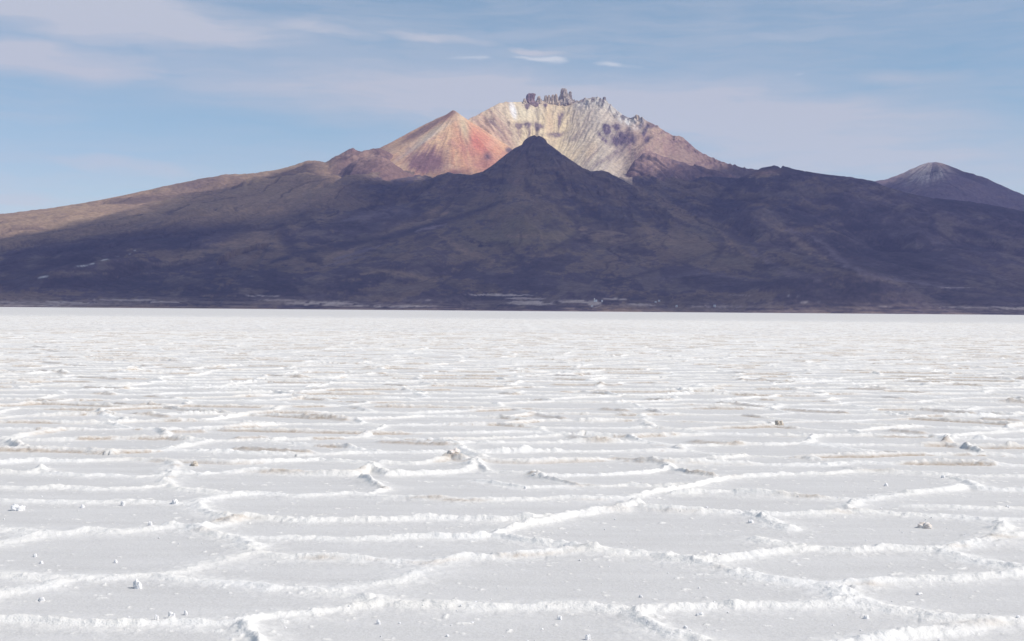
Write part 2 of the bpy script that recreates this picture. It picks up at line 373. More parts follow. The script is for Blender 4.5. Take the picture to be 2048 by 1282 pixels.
def pline(pts, wd, k, colr):      # gully and lava lobe relief painted as tone along traced points
    global cc
    pp = [UE(*p) for p in pts]
    lo, hi = min(p[0] for p in pp) - 4 * wd, max(p[0] for p in pp) + 4 * wd
    j0, j1 = np.searchsorted(uc, lo), np.searchsorted(uc, hi)
    u_ = U[:, j0:j1] + 9 * b3[:, j0:j1] + 7 * fine_[:, j0:j1]; e_ = Ev[:, j0:j1] + 7 * b3[:, j0:j1] + 4 * fine_[:, j0:j1]
    best = np.full(u_.shape, 1e3)
    n = len(pp) - 1
    for i in range(n):
        (x0, y0), (x1, y1) = pp[i], pp[i + 1]
        t_ = np.clip(((u_ - x0) * (x1 - x0) + (e_ - y0) * (y1 - y0)) / ((x1 - x0) ** 2 + (y1 - y0) ** 2), 0, 1)
        wloc = wd * (.45 + .55 * np.sin(np.pi * (i + t_) / n))
        best = np.minimum(best, np.hypot(u_ - x0 - t_ * (x1 - x0), (e_ - y0 - t_ * (y1 - y0)) * 1.25) / wloc)
    m = np.clip(np.exp(-best ** 2.2) * k * (1 + .9 * b3[:, j0:j1]), 0, 1)
    cc[:, j0:j1] = mixc(cc[:, j0:j1], m, colr)
DK, TN, PP = C(.040, .034, .045), C(.27, .19, .125), C(.20, .155, .165)
for p_, w_, k_, c_ in (
    ([(632, 352), (628, 385), (622, 417), (560, 442), (568, 470), (590, 505), (640, 520)], 17, .75, DK),
    ([(300, 500), (342, 492), (444, 455), (512, 432), (600, 420)], 9, .7, DK), ([(120, 470), (253, 470), (342, 463), (427, 456)], 8, .6, DK),
    ([(560, 400), (600, 430), (640, 455)], 12, .6, DK), ([(461, 505), (512, 499), (581, 503), (650, 530)], 6, .6, DK),
    ([(540, 525), (600, 505), (756, 478), (873, 447), (951, 423), (1010, 400)], 9, .8, DK), ([(690, 395), (760, 392), (850, 375), (880, 360)], 10, .6, DK),
    ([(932, 474), (971, 490), (1014, 486), (1037, 513), (1050, 540)], 6, .7, DK), ([(1186, 572), (1323, 537), (1397, 517), (1440, 500)], 6, .55, DK),
    ([(1150, 440), (1160, 462), (1140, 480), (1100, 500), (1060, 520)], 6, .6, DK), ([(1438, 396), (1470, 372), (1495, 356), (1530, 343)], 13, .7, DK),
    ([(1380, 420), (1440, 412), (1520, 400)], 8, .5, DK), ([(1180, 345), (1230, 372), (1300, 402), (1340, 430), (1420, 470)], 8, .6, DK),
    ([(1570, 500), (1640, 520), (1700, 540), (1830, 562)], 7, .6, DK), ([(1660, 470), (1680, 505), (1760, 516)], 8, .5, DK), ([(1870, 400), (1950, 412), (2060, 430)], 8, .5, DK),
    ([(1976, 549), (2007, 574), (2050, 580)], 5, .6, DK), ([(1425, 451), (1450, 490), (1420, 530)], 8, .5, DK), ([(0, 540), (150, 560), (300, 575), (450, 560)], 16, .6, DK), ([(400, 540), (520, 555), (650, 575), (800, 590)], 9, .5, DK),
    ([(834, 461), (870, 452), (893, 447)], 4, .8, PP), ([(862, 436), (880, 428), (897, 424)], 4, .8, TN), ([(670, 517), (715, 505), (756, 494)], 4, .7, PP), ([(640, 535), (690, 520), (740, 512)], 3, .5, PP),
    ([(725, 545), (800, 545), (873, 562)], 6, .7, TN), ([(880, 470), (915, 492), (951, 509), (990, 521)], 6, .6, TN), ([(1049, 513), (1080, 511), (1112, 511)], 5, .6, TN),
    ([(1159, 459), (1185, 455), (1209, 455)], 5, .8, TN), ([(1014, 470), (1050, 472), (1092, 474)], 5, .6, TN), ([(1577, 457), (1640, 482), (1685, 527), (1748, 552), (1922, 577)], 8, .6, PP),
    ([(1425, 451), (1479, 501), (1542, 527)], 5, .5, TN), ([(1301, 372), (1325, 403), (1366, 423)], 6, .7, TN), ([(1500, 500), (1560, 540), (1640, 560)], 10, .4, PP),
    ([(690, 440), (740, 432), (800, 420), (840, 430)], 15, .45, PP), ([(420, 505), (480, 480), (540, 470), (560, 500)], 16, .5, TN), ([(1700, 480), (1800, 470), (1900, 490)], 18, .3, PP),
    ([(600, 375), (610, 400), (600, 420)], 12, .3, PP), ([(1000, 390), (1060, 385), (1150, 395), (1200, 410)], 9, .5, TN), ([(1500, 352), (1560, 348)], 3.5, .8, TN), ([(1280, 560), (1400, 545), (1520, 560)], 6, .35, PP)):
    pline(p_, w_, k_, c_)
# pale fans, fields and salt-washed ground along the shore
pale = np.zeros(U.shape)
for (u, v, su, sv, k) in ((640, 607, 70, 4.5, .55), (560, 600, 40, 2, .4), (1060, 606, 38, 3.4, .9), (1050, 597, 30, 1.6, .7), (1155, 603, 34, 2.6, .8), (1190, 608, 10, 5, 1.), (100, 606, 140, 4, .5), (60, 611, 90, 2, .6), (250, 600, 60, 1.6, .6), (330, 604, 30, 1.6, .6),
                          (1000, 590, 60, 1.7, .6), (1480, 590, 26, 1.3, .3), (1610, 604, 26, 1.2, .4), (1580, 592, 20, 1.1, .35), (1770, 613, 18, 1.2, .35), (1980, 615, 90, 1.8, .5), (2030, 618, 40, 1.4, .7), (500, 553, 8, 1.5, .2),
                          (870, 600, 22, 1.5, .5), (520, 592, 40, 1.5, .35), (1230, 598, 20, 1.6, .6), (1280, 610, 40, 2.5, .4), (780, 612, 90, 2.5, .5), (1440, 613, 60, 2.2, .45), (1900, 575, 60, 1.4, .22), (1260, 586, 10, 1.2, .2)):
    pale = np.maximum(pale, k * gb(u, v, su, sv))
pale = np.clip(pale * (1.1 + 1.6 * fbm(U / 14, Ev / 1.6, 3, 2)), 0, 1)
cc = mixc(cc, sstep(.06, .42, pale) * .95, C(.50, .41, .36))
cc = mixc(cc, sstep(34, 4, Ev) * np.clip(.35 + 1.4 * fbm(U / 60, Ev / 2.2, 4, 7, .6), 0, .85), C(.25, .19, .155))
wash = [(70, 558), (95, 552), (115, 545), (135, 540), (152, 533), (172, 531), (200, 523), (206, 520), (243, 512), (262, 507), (270, 501)]
ww = np.zeros(U.shape)
for (p, q) in zip(wash[:-1], wash[1:]):
    (x0, y0), (x1, y1) = UE(*p), UE(*q)
    s = np.clip(((U - x0) * (x1 - x0) + (Ev - y0) * (y1 - y0)) / ((x1 - x0) ** 2 + (y1 - y0) ** 2), 0, 1)
    ww = np.maximum(ww, np.exp(-(np.hypot(U - x0 - s * (x1 - x0), Ev - y0 - s * (y1 - y0)) / 1.3) ** 2))
cc = mixc(cc, ww * np.clip(.25 + 1.6 * fbm(U / 11, Ev / 4, 2, 3), 0, 1), C(.6, .58, .55))
# left flank in warm grass and ash
m1 = ((LID == 1) | (LID == 2) | (LID == 9)) * sstep(6600, 8000, Y + 900 * b1)
lf = sstep(118, 62, skyE - Ev + 40 * b2) * sstep(760, 600, U) * m1
cc = mixc(cc, lf * .95, C(.275, .19, .125) * (1 + .1))
cc = mixc(cc, lf * np.clip(.4 + 1.1 * b2, 0, 1) * .6, C(.36, .26, .16))
cc = mixc(cc, lf * sstep(.1, .5, b3) * .35, C(.14, .10, .085))
cc = mixc(cc, gb(380, 370, 55, 16, .2) * .55 * m1, C(.15, .105, .10))
# hills by the red cone: purple-pink rubble
m2 = (LID == 2)
k2 = np.where(m2, 1.0, 0.0) * sstep(635, 700, U)
cc = mixc(cc, k2, C(.20, .125, .105) * (1 + .0))
cc = mixc(cc, k2 * np.clip(.35 + 1.3 * fbm(U / 18, Ev / 12, 4, 4), 0, 1) * gb(715, 308, 75, 22), C(.36, .24, .18))
cc = mixc(cc, k2 * sstep(.05, .45, b3 - .2 * NZ_fin) * .6, C(.10, .065, .07))
cc = mixc(cc, k2 * gb(620, 345, 50, 18) * .8, C(.13, .10, .09))
# red cone
m5 = (LID == 5)
k5 = np.where(m5, 1.0, 0.0)
pu, pe = UE(907, 214)
ang = np.arctan2(U - pu, pe - Ev)
st = fbm(ang * 11, np.hypot(U - pu, Ev - pe) / 90, 4, 2, .6)
st2 = fbm(ang * 30, np.hypot(U - pu, Ev - pe) / 70, 3, 5, .6)
red = np.ones(U.shape + (3,)) * C(.60, .33, .185)
red = mixc(red, np.clip(.5 + 1.1 * st, 0, 1), C(.66, .44, .25))
red = mixc(red, .6 * gb(885, 270, 45, 30, .6), C(.68, .47, .27))
red = mixc(red, sstep(.15, .55, st2) * .3, C(.38, .21, .16))
bl5 = fbm(U / 24, Ev / 16, 4, 2, .6)
red = mixc(red, sstep(.05, .35, bl5) * .5, C(.43, .24, .19)); red = mixc(red, sstep(.1, .4, -bl5) * .5, C(.70, .50, .33))
red = mixc(red, np.clip(gb(955, 285, 42, 30, -.7) * 1.1, 0, 1) * (.7 + .3 * np.clip(st2, -1, 1)), C(.55, .15, .11))
red = mixc(red, .85 * np.clip(gb(975, 330, 40, 22), 0, 1), C(.42, .19, .14))
red = mixc(red, np.clip(gb(928, 255, 9, 32, .25), 0, 1) * .9, C(.60, .48, .30))
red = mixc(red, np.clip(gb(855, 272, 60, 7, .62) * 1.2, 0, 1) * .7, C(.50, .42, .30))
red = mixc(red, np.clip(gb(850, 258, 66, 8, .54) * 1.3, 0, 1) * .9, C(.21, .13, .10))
red = mixc(red, np.clip(gb(897, 230, 16, 6, .6), 0, 1) * .9, C(.24, .13, .09))
red = mixc(red, np.clip(gb(838, 290, 70, 3, .62), 0, 1) * .6, C(.62, .52, .42))
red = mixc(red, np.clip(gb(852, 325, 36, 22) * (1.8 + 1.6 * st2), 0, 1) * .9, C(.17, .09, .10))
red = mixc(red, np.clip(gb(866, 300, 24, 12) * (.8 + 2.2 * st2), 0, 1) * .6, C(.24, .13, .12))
red = mixc(red, np.clip(gb(975, 313, 9, 9, 0), 0, 1) * .9, C(.15, .09, .10))
red = mixc(red, np.clip(gb(1018, 300, 8, 6, 0, 2), 0, 1) * .9, C(.10, .08, .10))
red = mixc(red, np.clip(gb(915, 343, 26, 8), 0, 1) * .7, C(.22, .10, .10))
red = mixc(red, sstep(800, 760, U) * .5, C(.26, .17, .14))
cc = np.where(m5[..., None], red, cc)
# amphitheatre and east flank
m3 = (LID == 3) | ((LID == 1) & (U > 905) & (U < 1262) & (Y > 9150))
ang = np.arctan2(U - CU, Ev - CE) + .05 * fbm(U / 50, Ev / 40, 3, 6)
rr = np.hypot(U - CU, Ev - CE)
st = fbm(ang * 9, rr / 120, 4, 2, .6)
st2 = fbm(ang * 30, rr / 34, 4, 5, .62) * (.75 + .7 * fbm(U / 40, Ev / 30, 2, 1))
cr = np.ones(U.shape + (3,)) * C(.63, .50, .315)
cr = mixc(cr, np.clip(.45 + 1.5 * st, 0, 1), C(.53, .43, .32))
cr = mixc(cr, sstep(1130, 1200, U) * .7, C(.45, .395, .335))
cr = mixc(cr, .75 * np.clip(gb(1085, 258, 75, 50), 0, 1) * sstep(1190, 1120, U), C(.66, .53, .32))
cr = mixc(cr, sstep(.05, .5, st2) * .42, C(.44, .35, .26))
cr = mixc(cr, sstep(.12, .6, -st2) * .3, C(.70, .60, .42))
cr = mixc(cr, np.clip(gb(1035, 225, 40, 18), 0, 1) * .5, C(.70, .64, .46))
cr = mixc(cr, np.clip(gb(1100, 250, 10, 40, .1), 0, 1) * .5, C(.56, .38, .24))
cr = mixc(cr, sstep(.35, .9, gb(1026, 220, 9, 26, .28)), C(.80, .78, .74))
cr = mixc(cr, np.clip(gb(975, 262, 48, 40, -.8), 0, 1) * .8, C(.48, .31, .22))
cr = mixc(cr, np.clip(gb(1010, 275, 26, 10, -.9), 0, 1) * .6, C(.36, .22, .18))
for (u, v, su, sv, rot, k) in ((1037, 253, 9, 7, 0, 1), (1056, 252, 7, 8, 0, 1), (1076, 255, 9, 8, -.4, 1), (986, 245, 8, 10, .5, .9), (1000, 262, 6, 18, .6, .5), (1038, 270, 8, 12, 0, .45), (1058, 268, 5, 12, 0, .5), (1120, 240, 6, 20, -.15, .8),
                               (1054, 213, 7, 6, 0, .9), (1091, 212, 4, 5, 0, .8), (1115, 270, 26, 6, .1, .55), (1150, 275, 30, 8, .4, .4)):
    cr = mixc(cr, np.clip(gbt(u, v, su, sv, rot) * (1.5 + 1.5 * fbm(U / 3.5, Ev / 7, 3, 1)) * k, 0, 1) * .95, C(.17, .12, .125))
cr = mixc(cr, np.clip(gb(1150, 305, 60, 40), 0, 1) * np.clip(.4 + 1.2 * st, 0, 1) * .8, C(.58, .50, .33))
cr = mixc(cr, np.clip(gb(1180, 300, 14, 22, -.5), 0, 1) * .5, C(.62, .44, .26))
sL = fbm((U + Ev) / 5, (U - Ev) / 60, 4, 3, .6); sR = fbm((U - .72 * Ev) / 5, (U + Ev) / 90, 4, 6, .6)
wL = sstep(1045, 1010, U); wR = sstep(1120, 1170, U)
cr = mixc(cr, np.clip(gb(985, 285, 60, 26, -.8), 0, 1) * .6, C(.60, .38, .25))
cr = mixc(cr, wL * sstep(.0, .4, sL) * .6, C(.38, .25, .20)); cr = mixc(cr, wL * sstep(.0, .4, -sL) * .5, C(.66, .50, .34))
cr = mixc(cr, wR * sstep(.0, .4, sR) * .45, C(.36, .29, .26)); cr = mixc(cr, wR * sstep(.0, .45, -sR) * .45, C(.66, .56, .43))
# east part turns to pink-brown rock with purple crags
ef = sstep(1200, 1275, U + .55 * (UE(1240, 230)[1] - Ev) * -.2)
east_c = np.ones(U.shape + (3,)) * C(.40, .28, .21)
east_c = mixc(east_c, np.clip(.4 + 1.4 * st, 0, 1), C(.50, .39, .27))
east_c = mixc(east_c, sstep(.05, .5, st2) * .7, C(.27, .17, .155))
cr = mixc(cr, ef, east_c)
cr = mixc(cr, sstep(1225, 1260, U) * sstep(1400, 1340, U) * sstep(.05, .4, fbm((U + .2 * Ev) / 6, (U - Ev) / 50, 4, 2, .6)) * .55, C(.30, .185, .165))
cr = mixc(cr, sstep(1310, 1400, U) * .85, C(.20, .125, .115) * 1.0)
cr = mixc(cr, sstep(1280, 1340, U) * sstep(.05, .5, st2 + .3 * NZ_fin) * .6, C(.15, .095, .10))
cr = mixc(cr, sstep(1400, 1480, U) * .8, C(.12, .09, .085))
cr = mixc(cr, np.clip(gb(1345, 295, 24, 30, .5), 0, 1) * .6, C(.32, .20, .17))
cnoise = fbm(U / 5, Ev / 7, 4, 1, .65)
for (u, v, su, sv, rot, k) in ((1243, 277, 20, 13, .4, 1.3), (1215, 262, 9, 13, .55, 1.1), (1205, 275, 5, 15, .7, .8), (1212, 252, 7, 5, 0, 1.), (1232, 254, 10, 8, 0, .9), (1262, 280, 9, 10, 0, .9), (1290, 262, 4, 14, -.35, 1.1), (1284, 245, 4, 14, -.3, .7), (1293, 280, 5, 10, -.5, 1.), (1300, 240, 22, 4, -.5, .9), (1300, 252, 12, 5, 0, .6), (1245, 300, 40, 7, .7, .4), (1215, 315, 40, 5, .6, .35)):
    cr = mixc(cr, np.clip(gb(u, v, su, sv, rot, 1.4) * k * (1.25 + 1.5 * cnoise), 0, 1) * .95, C(.11, .075, .10))  # purple crags, plus shade painted on the left of the rim rib
# crags and pale rock right under the rim
rb = np.exp(-((skyE * 0 + (crest(RIM)(U) - Ev)) / 17) ** 2) * sstep(1135, 1160, U) * sstep(1300, 1265, U)
cr = mixc(cr, np.clip(rb * 1.2, 0, 1) * .7, C(.55, .52, .46))
cr = mixc(cr, rb * sstep(.02, .35, fbm(ang * 60, rr / 30, 3, 4, .6)), C(.17, .15, .15))
cr = mixc(cr, np.clip(gb(1254, 244, 22, 6, -.55), 0, 1) * sstep(-.15, .3, cnoise), C(.78, .74, .68))
cr = mixc(cr, np.exp(-((crest(RIM)(U) - Ev) / 4.5) ** 2) * sstep(-.2, .3, cnoise) * sstep(1150, 1050, np.abs(U - 1150) + 1030) * .6, C(.28, .20, .17))
cc = np.where(m3[..., None], cr, cc)
# spur
k4 = (LID == 4) * 1.0
sp4 = mixc(np.ones(U.shape + (3,)) * C(.17, .11, .105), np.clip(.2 + 1.6 * st2, 0, 1), C(.30, .19, .16))
sp4 = mixc(sp4, np.clip(gb(1300, 330, 30, 26) * (.6 + 1.8 * st2), 0, 1), C(.38, .25, .20))
sp4 = mixc(sp4, sstep(-.1, .4, cnoise) * .6, C(.09, .07, .085))
cc = np.where((LID == 4)[..., None], sp4, cc)
# right peak
k6 = (LID == 6) * 1.0
pu, pe = UE(1868, 318)
ang6 = np.arctan2(U - pu, pe - Ev)
st6 = fbm(ang6 * 16, np.hypot(U - pu, Ev - pe) / 50, 4, 5, .62)
p6 = mixc(np.ones(U.shape + (3,)) * C(.155, .12, .145), sstep(0, .5, b3) * .4, C(.25, .18, .16))
p6 = mixc(p6, np.clip(gb(1853, 345, 36, 17, .2) * (1.2 + 3.2 * st6), 0, 1) * .9, C(.62, .52, .46))
p6 = mixc(p6, np.clip(gb(1805, 356, 30, 8, .35) * (.9 + 2 * b3), 0, 1) * .7, C(.38, .28, .24))
p6 = mixc(p6, np.clip(gb(1885, 330, 12, 6, -.4), 0, 1) * .7, C(.40, .28, .22))
p6 = mixc(p6, np.clip(gb(1871, 338, 7, 14) * (1 + 2 * st6), 0, 1) * .8, C(.09, .08, .09))
cc = np.where((LID == 6)[..., None], p6, cc)
cc = mixc(cc, np.clip(gb(1530, 345, 30, 5, .1) * .8, 0, 1) * (LID == 7), C(.32, .20, .15))
cc = np.where(((LID != 3) & (LID != 5) & (LID != 2))[..., None], mixc(cc, LINE * .55, C(.042, .034, .042)), cc)  # carved gully lines darkened too, as painted crease shade
# cone: plain dark scree
k8 = np.exp(-(RC / 560) ** 2) * ((LID == 8) | (LID == 9))
cc = mixc(cc, k8 * .6, C(.095, .070, .070) * 1.0)
cc = mixc(cc, k8 * .6 * sstep(0, .4, ridged(TC_ * 7, RC / 500, 4, 2) + .4 * fine_), C(.15, .105, .095))
cc = mixc(cc, gb(1030, 362, 17, 8, 0, 2) * .6 * (Y < 9000), C(.20, .13, .11))
cc = np.clip(cc * (1 + .10 * fbm(X / 30, Y / 30, 3, 3))[..., None], .02, .85)

mt, q = material('volcanic_rock')
vc = q.n('ShaderNodeAttribute', attribute_name='col').outputs['Color']
geo = q.n('ShaderNodeNewGeometry').outputs['Position']
n1 = q.n('ShaderNodeTexNoise', i_Vector=geo, i_Scale=.045, i_Detail=6.0, i_Roughness=.65)
n2 = q.n('ShaderNodeTexVoronoi', i_Vector=geo, i_Scale=.03)
shade = q.n('ShaderNodeMapRange', i_Value=n1.outputs['Fac'], i_1=.3, i_2=.7, i_3=.72, i_4=1.28).outputs[0]
gr = q.n('ShaderNodeCombineColor', i_0=shade, i_1=shade, i_2=shade).outputs[0]
bc = q.mix(1.0, vc, gr, 'MULTIPLY')
hh = q.m('ADD', q.m('MULTIPLY', n1.outputs['Fac'], 9.0), q.m('MULTIPLY', n2.outputs['Distance'], .06))
bm_ = q.n('ShaderNodeBump', i_Strength=.65, i_Distance=1.0, i_Height=hh).outputs[0]
bs = q.n('ShaderNodeBsdfPrincipled', i_Base_Color=bc, i_Roughness=.95, i_Normal=bm_)
bs.inputs['Specular IOR Level'].default_value = .1
q.nt.links.new(bs.outputs[0], q.n('ShaderNodeOutputMaterial').inputs[0])
tag(link('volcano', grid_mesh('volcano', X, Y, Z, attrs={'col': cc}), mt),
    'broad dormant volcano with a cream and red crater above dark brown lower slopes', kind='structure')

def surf(u, v, ymin=5200):       # first point of the terrain met along a line of sight
    a, t = ray(u, v)
    j = int(np.argmin(np.abs(uc - (1024 + F * a))))
    ok = ((Z[:, j] - EYE) / yr >= t) & (yr > ymin)
    if not ok.any(): return None
    k = int(np.argmax(ok)); Yk = yr[k]
    return Vector((a * Yk, Yk, Z[k, j]))

# ------------------------------------------------------------------ cloud that shades the lower slopes
CH = 4200.0
def lift(p): return p + SUN * ((CH - p.z) / SUN.z)
edge = []
for (u, v) in ((-60, 486), (0, 474), (100, 459), (170, 441), (250, 421), (330, 402), (380, 389), (450, 373), (520, 354), (570, 338), (612, 325), (650, 333), (690, 341), (740, 352), (800, 361), (845, 361)):
    p = surf(u, v)
    if p: edge.append(lift(p))
def wp(u, Yk, z): return Vector(((u - 1024) / F * Yk, Yk, z))
for (u, Yk, z) in ((880, 9230, 950), (960, 9260, 950), (1070, 9270, 950), (1160, 9240, 900), (1230, 9280, 880), (1275, 9500, 950), (1330, 9700, 1000), (1390, 9950, 1050), (1440, 10250, 1080), (1500, 10700, 1060), (1600, 11200, 1000), (1720, 11600, 950), (1800, 11800, 1050), (1850, 11780, 1190), (1880, 11720, 1215), (1960, 12300, 1000), (2400, 12800, 600)):
    edge.append(lift(wp(u, Yk, z)))
edge.append(lift(Vector((9800, 11500, 0)))); edge.append(lift(Vector((7500, 5100, 0))))
edge += [lift(Vector((3500, 4950, 0))), lift(Vector((1500, 5060, 0))), lift(Vector((-1500, 5040, 0))), lift(Vector((-4000, 5100, 0))), lift(Vector((-7500, 5900, 0)))]
ex = np.array([p.x for p in edge]); ey = np.array([p.y for p in edge])
gx = np.arange(ex.min() - 300, ex.max() + 300, 45.0); gy = np.arange(ey.min() - 300, ey.max() + 300, 45.0)
GX, GY = np.meshgrid(gx, gy)
ins = np.zeros(GX.shape, bool); dist = np.full(GX.shape, 1e9)
for i in range(len(ex)):
    x0, y0, x1, y1 = ex[i], ey[i], ex[(i + 1) % len(ex)], ey[(i + 1) % len(ex)]
    c = ((y0 > GY) != (y1 > GY)) & (GX < (x1 - x0) * (GY - y0) / (y1 - y0 + 1e-9) + x0)
    ins ^= c
    s = np.clip(((GX - x0) * (x1 - x0) + (GY - y0) * (y1 - y0)) / ((x1 - x0) ** 2 + (y1 - y0) ** 2), 0, 1)
    dist = np.minimum(dist, np.hypot(GX - x0 - s * (x1 - x0), GY - y0 - s * (y1 - y0)))
sd = np.where(ins, dist, -dist) + 70 * fbm(GX / 300, GY / 300, 4, 2)
cmask = (sd > 0)
th = np.sqrt(np.clip(sd, 0, 900) / 900)
ztop = CH + 380 * th * (1 + .4 * fbm(GX / 500, GY / 500, 4, 3)); zbot = CH - 60 * th * (1 + .5 * fbm(GX / 400, GY / 400, 3, 5))
kf = cmask[:-1, :-1] & cmask[1:, :-1] & cmask[:-1, 1:] & cmask[1:, 1:]
mt_c, q = material('cloud')
sc_ = q.n('ShaderNodeMixShader', i_0=.5, i_1=q.n('ShaderNodeBsdfDiffuse', i_Color=(.9, .9, .92, 1)).outputs[0],
          i_2=q.n('ShaderNodeBsdfTranslucent', i_Color=(.93, .93, .95, 1)).outputs[0])
cn = q.n('ShaderNodeTexNoise', i_Vector=q.n('ShaderNodeNewGeometry').outputs['Position'], i_Scale=.0011, i_Detail=5.0, i_Roughness=.6).outputs['Fac']
sc_ = q.n('ShaderNodeMixShader', i_0=q.n('ShaderNodeMix', data_type='FLOAT', i_0=q.n('ShaderNodeAttribute', attribute_name='thick').outputs['Fac'], i_2=.96, i_3=q.n('ShaderNodeMapRange', i_Value=cn, i_1=.35, i_2=.7, i_3=.12, i_4=.46).outputs[0]).outputs[0], i_1=sc_.outputs[0], i_2=q.n('ShaderNodeBsdfTransparent').outputs[0])
q.nt.links.new(sc_.outputs[0], q.n('ShaderNodeOutputMaterial').inputs[0])
import bmesh
tk = {'thick': sstep(0, 240, sd)}
me_t = grid_mesh('cloud_bank', GX, GY, ztop, keep=kf, attrs=tk); me_b = grid_mesh('cloud_b', GX, GY, zbot, keep=kf, attrs=tk)
bm = bmesh.new(); bm.from_mesh(me_t); bm.from_mesh(me_b)
bmesh.ops.delete(bm, geom=[v for v in bm.verts if not v.link_faces], context='VERTS')
bm.to_mesh(me_t); bm.free()
tag(link('cloud_bank', me_t, mt_c), 'broad flat white cloud bank high over the lower slopes', kind='stuff')

# ------------------------------------------------------------------ haze
mh, q = material('haze')
pv = q.n('ShaderNodeVolumePrincipled', i_Density=2.2e-5, i_Anisotropy=.1)
pv.inputs['Color'].default_value = (.40, .46, 1.0, 1)
q.nt.links.new(pv.outputs[0], q.n('ShaderNodeOutputMaterial').inputs['Volume'])
bm = bmesh.new(); bmesh.ops.create_cube(bm, size=1)
me = bpy.data.meshes.new('haze'); 
for v in bm.verts:
    v.co = (v.co.x * 34000, v.co.y * 34000, -3.2 if v.co.z < 0 else 1790)
bm.to_mesh(me); bm.free()
tag(link('haze', me, mh), 'thin pale blue haze in the air between camera and volcano', kind='stuff')

